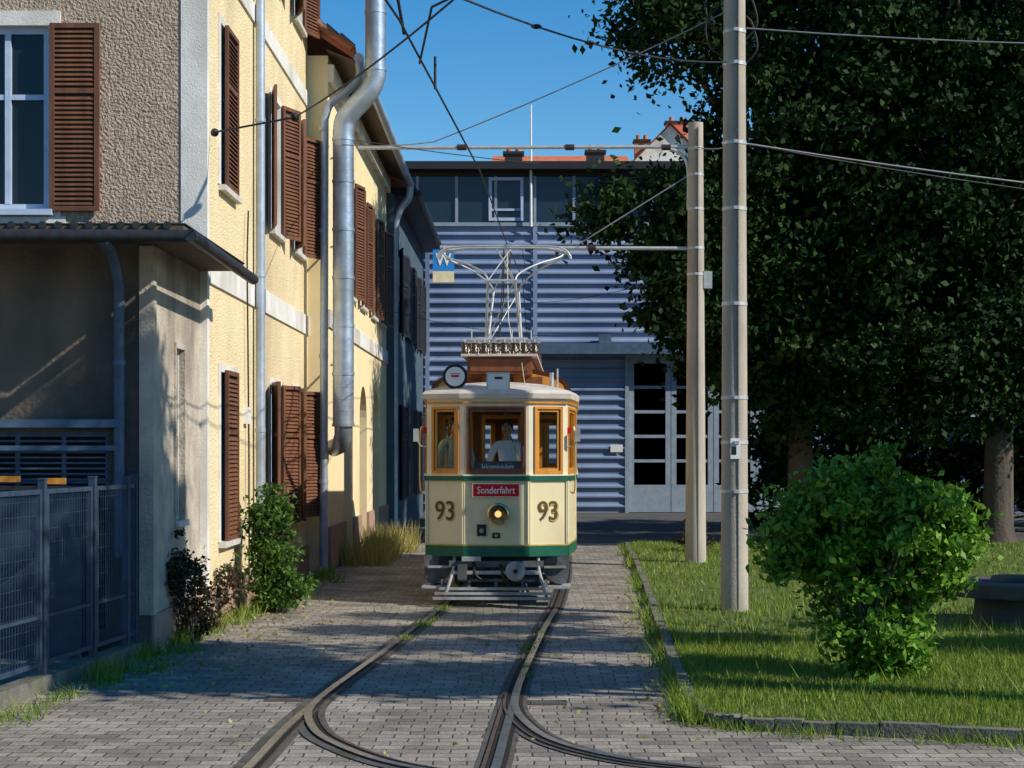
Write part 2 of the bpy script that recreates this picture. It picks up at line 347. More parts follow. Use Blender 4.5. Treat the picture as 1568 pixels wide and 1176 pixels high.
for x,y in ((-1.95,13.95),(.2,13.75)):
    b.box((x-.16,x+.16),(y-.12,y+.12),(.0,.013),'rail_rust'); b.box((x-.13,x+.13),(y-.09,y+.09),(.013,.017),'track_bed')
b.build('point_cover_plates',tr)

# ---------------------------------------------------------------- building 1 (corner house)
H1=empty('yellow_corner_house'); F1=Frame((-3.65,19.6),(0,1)); G1=Frame((-13,19.6),(1,0)); TOP=11.2
b=B()
up=(5.25,7.2); lo=(.95,3.0)
wins=[]
for (a,c) in ((.85,1.9),(4.9,5.9),(7.4,8.4)):
    for z in (up,lo): wins.append((a,c,z[0]-(.0),z[1]))
    wins.append((a,c,8.95,10.6))
b.wall(F1,9.2,0,TOP,wins,'plaster_yellow',.2,'white_trim')
gw=[(6.55,7.53,4.83,6.95),(2.4,3.4,4.83,6.95),(6.55,7.53,8.2,10.2)]
b.wall(G1,9.35-.29,0,TOP,gw,'plaster_rough',.18,'white_trim')
b.wall(Frame((-13,28.8),(0,-1)),9.2,0,TOP,[],'plaster_rough',0)
b.wall(Frame((-3.65,28.8),(-1,0)),9.35,0,TOP,[],'plaster_rough',0)
b.box((-3.94,-3.635),(19.585,19.72),(0,TOP),'white_trim')
b.obox(F1,(.12,9.2),(0,.03),(4.0,4.32),'white_trim')
b.obox(F1,(.12,9.2),(0,.035),(0,.45),'plinth')
b.obox(F1,(.0,9.2),(0,.03),(7.85,8.1),'white_trim')
b.build('walls',H1)
b=B()
for (a,c) in ((.85,1.9),(4.9,5.9),(7.4,8.4)):
    for z in (up,lo,(8.95,10.6)):
        b.obox(F1,(a-.08,c+.08),(.0,.09),(z[0]-.07,z[0]-.003),'sill')
        b.obox(F1,(a-.12,a-.003),(0,.022),(z[0],z[1]+.1),'white_trim'); b.obox(F1,(c+.003,c+.12),(0,.022),(z[0],z[1]+.1),'white_trim')
        b.obox(F1,(a-.003,c+.003),(0,.022),(z[1]+.003,z[1]+.1),'white_trim')
        b.window(F1,a,c,z[0],z[1],.16,'winframe','glass_dark')
        w=(c-a)/2
        if a<2:
            b.shutter(F1,a+.22,c-.02,z[0],z[1]+.03,.03,'shutter','shutter_dark')
        else:
            for side in (-1,1):
                ang=math.radians(random.uniform(10,26)); hinge=F1.pt(a if side<0 else c,.03,0)
                outer=hinge+(F1.u*side*math.cos(ang)+F1.n*math.sin(ang))*(w+.02)
                Fs=Frame(outer,hinge-outer) if side<0 else Frame(hinge,outer-hinge)
                b.shutter(Fs,0,w+.02,z[0],z[1]+.03,0,'shutter','shutter_dark')
for g in gw:
    a,c,d,e=g
    b.window(G1,a,c,d,e,.12,'winframe','glass_dark',1,(.62,),.075)
    b.obox(G1,(a-.06,c+.06),(0,.1),(d-.07,d-.003),'winframe')
    b.obox(G1,(a-.14,c+.14),(0,.03),(e+.003,e+.17),'white_trim'); b.obox(G1,(c+.003,c+.14),(0,.012),(d-.25,e),'white_trim')
    b.obox(G1,(a-.1,c+.2),(0,.02),(d-.22,d-.08),'white_trim')
    b.shutter(G1,c+.03,c+.60,d-.02,e+.02,.035,'shutter','shutter_dark'); b.shutter(G1,a-.60,a-.03,d-.02,e+.02,.035,'shutter','shutter_dark')
b.build('windows_and_shutters',H1)
b=B()
b.box((-13.5,-3.1),(19.1,29.0),(TOP,TOP+.12),'wood_eave')
b.mesh([(-13.5,19.1,TOP+.12),(-3.1,19.1,TOP+.12),(-3.1,29,TOP+.12),(-13.5,29,TOP+.12),(-8.3,19.1,TOP+3.5),(-8.3,29,TOP+3.5)],[(0,1,4),(1,2,5,4),(2,3,5),(3,0,4,5)],'tile')
b.build('roof',H1)
b=B()
b.tube([(-3.55,23.0,.9),(-3.55,23.0,TOP-.1)],.062,'zinc',12)
for z in (2.3,4.4,6.5,8.6): b.tube([(-3.55,23,z),(-3.55,23,z+.05)],.072,'zinc',12)
b.tube([(-3.6,19.75,TOP-.1),(-3.6,28.9,TOP-.1)],.07,'zinc',8)
b.tube([(-3.59,22.3,.3),(-3.6,22.35,2),(-3.6,22.2,4.6),(-3.6,22.3,5.2)],.012,'black',6)
b.box((-3.65,-3.58),(22.2,22.4),(2.4,2.62),'sign_white')
b.build('downpipes',H1)

# ---------------------------------------------------------------- annex
A=empty('annex_building'); FA=Frame((-3.72,17.03),(0,1)); GA=Frame((-12,17.03),(1,0))
b=B()
b.wall(FA,2.57,0,4.12,[(1.15,1.6,1.3,3.15)],'plaster_annex',.12)
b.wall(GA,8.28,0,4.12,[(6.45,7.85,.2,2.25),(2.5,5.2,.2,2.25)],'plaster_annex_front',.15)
b.obox(FA,(0,2.57),(0,.03),(0,.4),'plinth'); b.obox(FA,(-.02,.12),(-.12,.025),(.4,4.1),'plaster_annex')
b.build('walls',A)
b=B()
b.window(FA,1.15,1.6,1.3,3.15,.1,'sill','glass_dark',0,(.5,),.04); b.obox(FA,(1.1,1.65),(0,.06),(1.23,1.297),'sill'); b.frame(FA,1.09,1.66,1.22,3.21,.0,.02,.06,'plaster_annex')
for (a,c) in ((6.45,7.85),(2.5,5.2)):
    b.window(GA,a,c,.2,2.25,.12,'zinc_blue','shutter_dark',2,(.75,),.05)
b.obox(GA,(6.3,8.0),(0,.18),(2.28,2.36),'zinc_blue'); b.obox(GA,(6.3,8.0),(.1,.16),(2.05,2.1),'zinc_blue')
b.box((-5.9,-5.35),(16.5,17.0),(.0,1.95),'fence'); b.box((-5.95,-5.3),(16.45,17.02),(1.95,2.0),'dark_metal')
b.box((-5.3,-4.35),(16.75,17.0),(.0,1.66),'fence'); b.box((-5.33,-4.32),(16.7,17.02),(1.66,1.70),'dark_metal')
b.box((-5.15,-4.95),(16.72,16.75),(1.74,1.80),'ochre'); b.box((-4.75,-4.5),(16.72,16.75),(1.72,1.78),'ochre')
for i in range(9):
    z=1.75+i*.055; b.box((-5.52,-4.18),(17.08,17.10),(z,z+.02),'zinc_blue')
b.build('windows_and_meter_cabinets',A)
b=B(); Zr=4.12
b.mesh([(-12.4,16.13,Zr),(-3.22,16.13,Zr),(-3.22,19.59,Zr),(-12.4,19.59,Zr),(-12.4,16.13,Zr+.08),(-3.22,16.13,Zr+.08),(-3.22,19.59,Zr+.08),(-12.4,19.59,Zr+.08)],[(0,3,2,1),(0,1,5,4),(1,2,6,5),(2,3,7,6),(3,0,4,7)],'wood_eave')
for i in range(62):
    x=-12.4+i*.148; b.tube([(x,16.1,Zr+.07),(x,17.9,Zr+.10),(x,19.59,Zr+.13)],[.04,.04,.04],'dark_metal',6)
b.box((-12.4,-3.2),(16.12,19.6),(Zr+.082,Zr+.09),'dark_metal')
b.tube([(-12.4,16.06,Zr),(-3.13,16.06,Zr-.04)],.062,'dark_metal',10); b.tube([(-3.13,16.0,Zr-.04),(-3.13,19.75,Zr-.08)],.062,'dark_metal',10)
b.tube([(-4.0,16.1,Zr-.05),(-4.0,16.5,4.0),(-4.02,16.92,3.7),(-4.02,16.93,1.0)],.055,'zinc_blue',10)
for z in (1.7,2.9): b.tube([(-4.02,16.93,z),(-4.02,16.93,z+.05)],.066,'zinc_blue',10)
b.build('roof',A)

# ---------------------------------------------------------------- building 2
H2=empty('yellow_arcade_house'); F2=Frame((-3.3,28.8),(0,1)); Z2=8.75; L2=12.4
b=B(); arches=[(2.6,4.2,.75,2.6),(5.6,7.2,.75,2.6),(8.6,10.2,.75,2.6)]
upw=[(3.2,4.25,5.0,7.25),(5.7,6.75,5.0,7.25),(8.2,9.25,5.0,7.25),(10.5,11.5,5.0,7.25)]
holes=upw+[(a[0],a[1],0,3.5) for a in arches]
b.wall(F2,L2,0,Z2,holes,'plaster_yellow2',.25)
for a in arches:
    r=(a[1]-a[0])/2; c=(a[0]+a[1])/2; prev=None
    for k in range(17):
        an=math.pi*k/16; u=c-r*math.cos(an); z=2.6+r*.98*math.sin(an)
        if prev:
            b.face([F2.pt(prev[0],0,prev[1]),F2.pt(u,0,z),F2.pt(u,0,3.5),F2.pt(prev[0],0,3.5)],'plaster_yellow2')
            b.face([F2.pt(prev[0],0,prev[1]),F2.pt(prev[0],-.30,prev[1]),F2.pt(u,-.30,z),F2.pt(u,0,z)],'plaster_yellow2')
        prev=(u,z)
    b.obox(F2,(a[0]+.002,a[1]-.002),(-.42,-.34),(0,3.5),'shutter'); b.obox(F2,(a[0]+.1,a[1]-.1),(-.34,-.32),(1.1,2.6),'glass_dark')
b.wall(Frame((-3.66,28.8),(1,0)),.36,0,Z2,[],'plaster_yellow2',0)
b.wall(Frame((-12,28.81),(1,0)),8.34,0,Z2,[],'plaster_yellow2',0)
b.wall(Frame((-3.3,41.2),(-1,0)),8.7,0,Z2,[],'plaster_yellow2',0)
prev=0
for a in arches+[(L2,L2,0,0)]:
    b.obox(F2,(prev,a[0]),(.0,.05),(0,.75),'plinth'); prev=a[1]
b.obox(F2,(0,L2),(0,.04),(4.15,4.45),'white_trim'); b.obox(F2,(0,L2),(0,.10),(8.3,8.6),'white_trim')
b.build('walls',H2)
b=B()
for (a,c,d,e) in upw:
    b.window(F2,a,c,d,e,.18,'winframe','glass_dark'); b.obox(F2,(a-.06,c+.06),(0,.08),(d-.07,d-.003),'sill')
    w=(c-a)/2
    for side in (-1,1):
        ang=math.radians(random.uniform(6,20)); hinge=F2.pt(a if side<0 else c,.03,0)
        outer=hinge+(F2.u*side*math.cos(ang)+F2.n*math.sin(ang))*(w+.02)
        Fs=Frame(outer,hinge-outer) if side<0 else Frame(hinge,outer-hinge)
        b.shutter(Fs,0,w+.02,d,e,0,'shutter','shutter_dark')
b.build('windows_and_shutters',H2)
def tileroof(b,x0,z0,x1,z1,y0,y1,m):
    n=int((y1-y0)/.24); V=[];Fc=[]
    sub=6; cols=n*sub+1
    for i in range(15):
        t=i/14
        for j in range(cols):
            y=y0+(y1-y0)*j/(cols-1); ph=(j%sub)/sub*2*math.pi
            V.append((x0+(x1-x0)*t,y,z0+(z1-z0)*t+.045*math.cos(ph)))
    for i in range(14):
        for j in range(cols-1): Fc.append((i*cols+j,i*cols+j+1,(i+1)*cols+j+1,(i+1)*cols+j))
    b.mesh(V,Fc,m,False)
b=B()
b.mesh([(-2.85,28.55,8.62),(-2.85,41.5,8.62),(-3.3,41.5,8.8),(-3.3,28.55,8.8)],[(0,1,2,3)],'wood_eave')
tileroof(b,-2.80,8.78,-7.6,12.0,28.5,41.5,'tile')
b.mesh([(-2.82,28.5,8.62),(-7.6,28.5,11.8),(-7.6,28.5,12.0),(-2.82,28.5,8.8)],[(0,1,2,3)],'tile')
b.mesh([(-7.6,28.5,12.0),(-12.2,28.5,8.8),(-12.2,41.5,8.8),(-7.6,41.5,12.0)],[(0,1,2,3)],'tile')
for i in range(14): b.tube([(-2.84-i*.24,28.47,8.80+i*.16),(-2.84-(i+1)*.24,28.47,8.80+(i+1)*.16+.03)],[.07,.085],'tile',8)
b.tube([(-2.74,28.4,8.62),(-2.74,41.6,8.56)],.085,'zinc',12)
b.build('roof',H2)
b=B()
b.tube(catmull([(-2.74,28.46,8.55),(-2.74,28.44,8.3),(-2.95,28.42,8.05),(-3.22,28.42,7.85),(-3.31,28.42,7.6)],5)+[Vector((-3.33,28.42,.12))],.068,'zinc',12)
for z in (1.5,3.6,5.7,7.4): b.tube([(-3.33,28.42,z),(-3.33,28.42,z+.06)],.08,'zinc',12)
b.tube(catmull([(-2.74,41.4,8.5),(-2.78,41.4,8.2),(-3.0,41.4,7.9),(-3.12,41.4,7.5)],5)+[Vector((-3.12,41.4,.2))],.09,'zinc',12)
b.build('downpipes',H2)
D=empty('ventilation_duct'); b=B()
dp=[(-2.98,28.25,2.45),(-2.98,28.25,7.25)]+catmull([(-2.98,28.25,7.35),(-2.92,28.24,7.6),(-2.56,28.2,8.0),(-2.44,28.2,8.25)],5)+[Vector((-2.44,28.2,8.4)),Vector((-2.44,28.2,12.6))]
b.tube(dp,.175,'duct',20)
for z in [2.45,3.3,4.1,4.9,5.7,6.5,7.2]: b.tube([(-2.98,28.25,z),(-2.98,28.25,z+.05)],.187,'duct',20)
for z in [8.35,9.3,10.2,11.2]: b.tube([(-2.44,28.2,z),(-2.44,28.2,z+.05)],.187,'duct',20)
for z in np.arange(2.7,7.2,.2): b.tube([(-2.98,28.25,z),(-2.98,28.25,z+.012)],.179,'duct',20)
b.tube([(-2.98,28.25,2.5),(-2.98,28.25,2.3),(-3.05,28.45,2.15),(-3.2,28.78,2.1)],.15,'duct',16)
for z in (3.5,5.5,7.0): b.tube([(-2.98,28.25,z),(-3.25,28.8,z)],.02,'galv',6)
b.build('duct_run',D)

# ---------------------------------------------------------------- building 3
H3=empty('shaded_blue_house'); F3=Frame((-3.12,41.25),(0,1)); b=B()
w3=[(a,a+1.1,z0,z1) for a in (1.5,4.2,6.9,9.4) for (z0,z1) in ((5.0,7.1),(.8,3.2))]
b.wall(F3,12,0,8.3,w3,'plaster_blue',.2)
b.wall(Frame((-3.3,41.24),(1,0)),.18,0,8.3,[],'plaster_blue',0); b.wall(Frame((-3.12,53.25),(-1,0)),9,0,8.3,[],'plaster_blue',0)
b.build('walls',H3); b=B()
for (a,c,d,e) in w3:
    b.window(F3,a,c,d,e,.15,'zinc_blue','glass_dark')
    b.shutter(Frame(F3.pt(a-.5,.12,0),F3.u*.5-F3.n*.1),0,.52,d,e,0,'dark_metal','black'); b.shutter(Frame(F3.pt(c,.02,0),F3.u*.5+F3.n*.1),0,.52,d,e,0,'dark_metal','black')
b.build('windows_and_shutters',H3); b=B()
b.box((-12,-2.6),(41.6,53.6),(8.3,8.5),'hall_dark'); b.tube([(-2.55,41.6,8.35),(-2.55,53.6,8.35)],.09,'dark_metal',8)
b.mesh([(-2.6,41.6,8.5),(-2.6,53.6,8.5),(-7.5,53.6,11),(-7.5,41.6,11),(-12,41.6,8.5),(-12,53.6,8.5)],[(0,1,2,3),(3,2,5,4),(0,3,4)],'tile')
b.build('roof',H3)

# ---------------------------------------------------------------- tram hall
H=empty('tram_depot_hall'); YH=56.0; b=B()
x0,x1=-12,26; z=0; prof=[]
while z<9.4:
    prof+=[(z,0),(z+.17,0),(z+.19,-.09),(z+.235,-.09),(z+.31,0)]; z+=.32
prof=[p for p in prof if p[0]<9.5]
segs=[(x0,3.45,0),(3.45,9.2,5.35),(9.2,x1,0)]
for (a,c,zmin) in segs:
    pr=[p for p in prof if p[0]>=zmin]
    V=[];Fc=[]
    for (zz,dy) in pr: V+=[(a,YH+dy,zz),(c,YH+dy,zz)]
    for i in range(len(pr)-1): Fc.append((2*i,2*i+1,2*i+3,2*i+2))
    b.mesh(V,Fc,'hall_blue')
b.box((x0,x1),(YH+.1,YH+.3),(0,11.3),'hall_dark')
for x in (-3.2,0.35,14.5): b.box((x,x+.14),(YH-.13,YH-.095),(0,9.42),'hall_blue')
b.build('corrugated_wall',H)
b=B(); b.face([(x0,YH,9.52),(x1,YH,9.52),(x1,YH,11.25),(x0,YH,11.25)],'hall_glass')
b.box((x0,x1),(YH-.12,YH-.01),(9.44,9.56),'hall_frame'); b.box((x0,x1),(YH-.1,YH-.01),(11.1,11.24),'hall_dark')
x=-11.2; i=0
while x<x1:
    b.box((x-.045,x+.045),(YH-.07,YH-.005),(9.56,11.1),'hall_frame'); x+=1.29; i+=1
for xa in (-1.17,8.5):
    FH=Frame((xa,YH),(1,0)); b.frame(FH,.06,1.2,9.62,11.05,.02,.10,.10,'winframe'); b.obox(FH,(.1,1.16),(.03,.09),(9.95,10.02),'winframe')
b.build('clerestory_windows',H)
b=B(); b.box((x0-.3,x1+.3),(YH-.6,YH+18),(11.25,11.5),'hall_dark'); b.build('flat_roof',H)
b=B(); FD=Frame((3.5,YH),(1,0))
b.face([FD.pt(0,-.1,0),FD.pt(5.6,-.1,0),FD.pt(5.6,-.1,5.3),FD.pt(0,-.1,5.3)],'hall_glass')
for lf in range(4):
    a=lf*1.4; c=a+1.4
    b.frame(FD,a+.01,c-.01,.02,5.1,-.09,.0,.17,'hall_frame',.9)
    for k in range(1,5):
        zz=.9+k*(4.05/5); b.obox(FD,(a+.17,c-.17),(-.08,-.01),(zz-.05,zz+.05),'hall_frame')
b.obox(FD,(-.1,5.7),(0,.12),(5.1,5.3),'hall_frame'); b.obox(FD,(-.12,-.0),(0,.1),(0,5.1),'hall_frame')
b.obox(FD,(-3.2,5.9),(0,.7),(5.32,5.5),'hall_frame'); b.obox(FD,(-3.2,5.9),(.6,.72),(5.2,5.55),'zinc_blue'); b.obox(FD,(-1.0,-.6),(.2,.6),(5.5,5.85),'zinc_blue')
b.obox(FD,(-.6,-.2),(.095,.12),(2,2.25),'sign_white')
for i in range(8):
    a=7.2+i*2.2
    b.obox(FD,(a,a+1.8),(.095,.12),(1.0,3.3),'hall_glass'); b.frame(FD,a,a+1.8,1.0,3.3,.11,.18,.09,'hall_frame'); b.obox(FD,(a+.86,a+.94),(.12,.175),(1.09,3.21),'hall_frame'); b.obox(FD,(a+.09,a+1.71),(.12,.17),(2.1,2.18),'hall_frame')
b.build('folding_doors',H)
b=B(); b.tube([(.28,YH-.3,9.4),(.28,YH-.3,13.4)],[.05,.025],'sign_white',8); b.build('roof_mast',H)

def far_house(name,x0,x1,y0,y1,ze,zr,gable,wallm,chim):
    e=empty(name); b=B()
    for (p,u,L) in (((x0,y0),(1,0),x1-x0),((x1,y0),(0,1),y1-y0),((x1,y1),(-1,0),x1-x0),((x0,y1),(0,-1),y1-y0)): b.wall(Frame(p,u),L,0,ze,[],wallm,0)
    if gable:
        xm=(x0+x1)/2; b.face([(x0,y0,ze),(x1,y0,ze),(xm,y0,zr)],wallm); b.face([(x0,y1,ze),(x1,y1,ze),(xm,y1,zr)],wallm)
        b.build('walls',e); b=B(); s=(zr-ze)/(xm-x0)
        b.mesh([(x0-.4,y0-.3,ze-.4*s+.05),(xm,y0-.3,zr+.08),(xm,y1,zr+.08),(x0-.4,y1,ze-.4*s+.05),(x1+.4,y0-.3,ze-.4*s+.05),(x1+.4,y1,ze-.4*s+.05)],[(0,1,2,3),(1,4,5,2)],'tile_far')
    else:
        b.build('walls',e); b=B(); ym=(y0+y1)/2
        b.mesh([(x0-.3,y0-.4,ze-.1),(x1+.3,y0-.4,ze-.1),(x1+.3,ym,zr),(x0-.3,ym,zr),(x0-.3,y1,ze),(x1+.3,y1,ze)],[(0,1,2,3),(3,2,5,4),(0,3,4),(1,5,2)],'tile_far')
    for (cx,cy,cz,w,h,m) in chim:
        b.box((cx-w,cx+w),(cy-.35,cy+.35),(cz,cz+h),m); b.box((cx-w-.08,cx+w+.08),(cy-.43,cy+.43),(cz+h,cz+h+.12),'hall_dark')
        for q in (-.5,.5): b.tube([(cx+q*w,cy,cz+h+.1),(cx+q*w,cy,cz+h+.4)],.12,'tile_far',8)
    b.build('roof_and_chimneys',e)
far_house('distant_tiled_house',-1.1,4.6,75,84,14.4,15.85,False,'plaster_yellow2',[(-.4,76.5,14.3,.4,1.05,'hall_dark'),(3.3,77,14.4,.4,1.1,'hall_dark')])
far_house('distant_gabled_house',3.5,12.5,92,104,15.2,19.7,True,'white_trim',[(6.6,94,17.5,.4,1.6,'tile_far'),(8.7,96,18.8,.6,1.7,'tile_far')])

# ---------------------------------------------------------------- poles
def pole(name,x,y,h,r0,r1,rings):
    e=empty(name,(x,y,0)); b=B(); n=12
    b.tube([(0,0,h*i/n) for i in range(n+1)],[r0+(r1-r0)*i/n for i in range(n+1)],'concrete',28)
    b.tube([(0,0,0),(0,0,.09)],r0+.03,'concrete',24)
    b.box((.02,.03),(-r0-.004,-r1+.03),(.1,h-.1),'tram_grey')
    for z in rings:
        r=r0+(r1-r0)*z/h; b.tube([(0,0,z-.022),(0,0,z+.022)],r+.008,'galv',24); b.box((-.03,.03),(-r-.05,-r+.01),(z-.02,z+.02),'galv')
    b.build('shaft',e); return e
PA=pole('concrete_catenary_pole',2.61,20.9,9.6,.170,.122,[1.55,2.15,2.7,3.85,5.02,5.83,6.8,7.2,7.8])
b=B(); b.box((-.07,.05),(-.185,-.16),(1.95,2.2),'sign_white'); b.box((-.06,.0),(-.188,-.186),(2.0,2.1),'black')
for z in (6.8,7.1): b.tube(catmull([(-.13,0,z+.1),(-.3,0,z+.22),(-.35,0,z+.5),(-.18,0,z+.75)],5),.012,'black',6); b.tube(catmull([(.13,0,z),(.28,0,z+.2),(.22,0,z+.5),(.14,0,z+.6)],5),.012,'black',6)
b.build('labels_and_loops',PA)
PB=pole('concrete_catenary_pole',3.05,29.9,7.82,.185,.13,[5.15,5.61,6.3,6.9,7.36]); b=B()
b.tube([(-.12,-.0,7.40),(-5.95,0,7.38)],.034,'galv',10)
b.tube(catmull([(-.55,0,7.39),(-.3,0,7.30),(-.14,0,7.05),(-.13,0,6.3)],5),.03,'galv',10)
b.tube([(-.1,0,5.61),(-4.5,0,5.63)],.034,'galv',10)
b.tube([(-.12,0,6.9),(-2.1,0,5.66)],.012,'wire_steel',6)
for x in (-.6,-2.3,-4.2): b.tube([(x,0,7.39),(x+.16,0,7.39)],.055,'ceramic',10)
for x in (-1.9,-3.0): b.tube([(x,0,5.62),(x+.14,0,5.62)],.055,'ceramic',10)
b.box((.13,.28),(-.1,.1),(4.9,5.2),'galv')
b.build('bracket_arms',PB)
S=empty('track_signal_sign'); b=B()
b.box((-1.56,-1.19),(29.56,29.58),(5.18,5.55),'sign_blue'); b.box((-1.56,-1.19),(29.56,29.58),(4.98,5.172),'sign_cream')
b.tube([(-1.375,29.60,5.4),(-1.375,29.62,5.62),(-1.375,29.9,5.64)],.015,'galv',6); b.build('plate',S)
text('W','letter_w',.30,(-1.375,29.553,5.365),0,'sign_white',S,.004,squash=.85)

# ---------------------------------------------------------------- overhead wires
WR=empty('overhead_wires'); b=B()
def wire(P,r,m,sag=0,n=10):
    if len(P)==2 and sag:
        a,c=Vector(P[0]),Vector(P[1]); P=[a.lerp(c,i/n)-Vector((0,0,4*sag*(i/n)*(1-i/n))) for i in range(n+1)]
        b.tube(P,r,m,6)
    else: b.tube(P,r,m,6)
wire([(-1.6,6,5.06),(-1.1,9.5,5.06),(-.86,11.8,5.05),(-.455,18.2,5.05),(-.22,24.8,5.05),(0,30,5.1),(.2,55,5.1)],.009,'wire')
wire([(3.5,7.5,5.1),(.6,9.6,5.1),(-.62,11.6,5.08),(-.8,13.2,5.06)],.009,'wire')
wire([(-.85,12.2,5.04),(-.9,12.0,5.35)],.012,'black'); wire([(-.72,14.0,5.03),(-.72,14.0,5.3)],.012,'black')
wire([(-3.6,19.75,5.75),(-2.55,19.0,5.78)],.012,'wire'); wire([(-2.55,19.0,5.78),(-.52,12.8,5.45)],.01,'wire',.05); 
wire([(-.52,12.8,5.45),(3.0,5.0,6.3)],.008,'wire',.1)
b.ball((-3.58,19.75,5.75),.05,'black',8,6); b.ball((-2.55,19.0,5.78),.05,'black',8,6)
wire([(-.9,12.0,5.45),(2.5,20.85,6.82)],.01,'wire',.18)
for t in (.3,.45,.6,.74):
    p=Vector((-.9,12.0,5.45)).lerp(Vector((2.5,20.85,6.82)),t)-Vector((0,0,4*.18*t*(1-t))); b.ball(p,(.05,.05,.02),'black',8,5)
wire([(-1.15,22.0,6.05),(2.5,20.9,7.45)],.008,'wire_steel',.05); wire([(-1.15,22.0,6.05),(-3.25,29,7.3)],.008,'wire_steel',.05)
wire([(2.75,20.9,7.25),(12,20,6.9)],.009,'wire_steel',.15); wire([(2.75,20.9,5.83),(12,21.5,4.95)],.011,'wire_steel',.12); wire([(2.75,20.9,5.83),(12,24,5.3)],.009,'wire',.15)
wire([(3.05,29.9,7.4),(2.7,20.9,5.83)],.01,'wire_steel',.05)
wire([(-.2,24.9,5.08),(0,29.9,5.58)],.006,'wire'); wire([(0,29.9,5.58),(.3,55.6,7.6)],.006,'wire',.3)
wire([(-.22,29.9,5.08),(-.22,29.9,5.6)],.012,'ceramic')
wire([(3.0,29.9,5.2),(-1.4,55.6,7.0)],.006,'wire',.3); wire([(-3.1,41,5.4),(5,55.6,6.2)],.007,'wire',.5); wire([(-3.0,29,7.38),(.3,29.9,7.1)],.008,'wire',.03)
b.build('wires',WR)

# ---------------------------------------------------------------- tram
T=empty('vintage_tram',(-.345,22.3,0),-.03)
out=[(-.93,.22),(-.43,0),(.43,0),(.93,.22),(1.04,1.65),(1.04,8.35),(.93,9.78),(.43,10),(-.43,10),(-.93,9.78),(-1.04,8.35),(-1.04,1.65)]
sides=[(1,2,'c'),(2,3,'f'),(3,4,'p'),(4,5,'s'),(5,6,'p'),(6,7,'f'),(7,8,'c'),(8,9,'f'),(9,10,'p'),(10,11,'s'),(11,0,'p'),(0,1,'f')]
ZB,ZS,ZW0,ZW1,ZT=.68,1.66,1.74,2.62,2.74
body=B(); gl=B(); inn=B()
for (i,j,k) in sides:
    p,q=Vector(out[i]),Vector(out[j]); F=Frame(p,q-p); L=(q-p).length
    if k=='c': hs=[(.05,L-.05,ZW0,ZW1)]
    elif k=='f': hs=[(.09,L-.08,ZW0,ZW1)]
    elif k=='p': hs=[(.12,L-.1,ZW0,ZW1)]
    else: hs=[(.08+n*1.33,.08+n*1.33+1.22,ZW0,ZW1) for n in range(5)]
    body.wall(F,L,ZB,ZW0-.06,[],'cream',0)
    body.wall(F,L,ZW0-.06,ZT,hs,'cream_light',.06)
    inn.wall(F,L,ZB,ZT,hs,'wood_brown',0,n=-.06,flip=True)
    body.obox(F,(-.005,L+.005),(.0,.03),(ZS-.005,ZS+.055),'green'); body.obox(F,(-.003,L+.003),(.0,.022),(ZB-.02,ZB+.115),'green')
    body.obox(F,(-.006,L+.006),(.0,.018),(ZB+.118,ZB+.135),'gold'); body.obox(F,(-.004,L+.004),(0,.04),(ZS+.057,ZW0-.003),'cream_light')
    body.obox(F,(-.004,L+.004),(0,.03),(ZW1+.05,ZW1+.075),'ochre')
    for e in (0,L): body.obox(F,(e-.02,e+.02),(-.01,.016),(ZB+.14,ZS-.01),'cream')
    for (a,c,d,e) in hs:
        fm='wood_brown' if k=='c' else 'ochre'
        body.frame(F,a-.012,c+.012,d-.0,e+.012,-.03,.022,.035 if k!='c' else .03,fm,.045)
        body.frame(F,a+.028,c-.028,d+.045,e-.028,-.045,-.0,.03,fm)
        gl.face([F.pt(a+.05,-.02,d+.06),F.pt(c-.05,-.02,d+.06),F.pt(c-.05,-.02,e-.05),F.pt(a+.05,-.02,e-.05)],'glass')
        if k=='s': body.obox(F,(a+.03,c-.03),(-.03,.008),(d+(e-d)*.8-.012,d+(e-d)*.8+.012),fm)
body.build('body_shell',T); gl.build('window_glass',T)
inn.mesh([(x,y,.72) for x,y in out],[tuple(range(12))],'wood_brown'); inn.mesh([(x*.97,y,2.735) for x,y in out],[tuple(range(12))],'cream_light')
for y in (1.65,8.35):
    Fb=Frame((-1.0,y),(1,0))
    for n in (0,-.04): inn.wall(Fb,2.0,.72,2.73,[(.12,.6,1.6,2.55),(.72,1.28,.72,2.5),(1.4,1.88,1.6,2.55)],'wood_brown',0,n=n)
    for (a,c) in ((.12,.6),(.72,1.28),(1.4,1.88)): inn.frame(Fb,a,c,1.55,2.55,-.045,.02,.05,'ochre')
for y in (2.6,3.9,5.2,6.5,7.6):
    for s in (-1,1): inn.box((s*.62-.3,s*.62+.3),(y,y+.4),(1.1,1.16),'ochre'); inn.box((s*.62-.3,s*.62+.3),(y+.4,y+.44),(1.1,1.75),'ochre'); inn.box((s*.62-.25,s*.62+.25),(y+.05,y+.35),(.72,1.1),'wood_brown')
inn.tube([(.12,.22,.72),(.12,.22,1.6)],.12,'tram_grey',14); inn.tube([(.12,.22,1.6),(.12,.22,1.68)],.13,'brass',14); inn.tube([(.12,.22,1.7),(.25,.2,1.74)],.015,'brass',8)
inn.tube([(-.35,.3,.72),(-.35,.3,1.7)],.02,'brass',8); inn.tube(catmull([(-.48,.3,1.7),(-.35,.2,1.72),(-.22,.3,1.7),(-.35,.42,1.7),(-.48,.3,1.7)],4),.014,'brass',6)
inn.build('interior',T)
b=B()
def ring(sx,sy,z,y0=5,ext=.0):
    return [((x+math.copysign(ext,x))*sx,y0+(y-y0+math.copysign(ext,y-y0))*sy,z) for x,y in out]
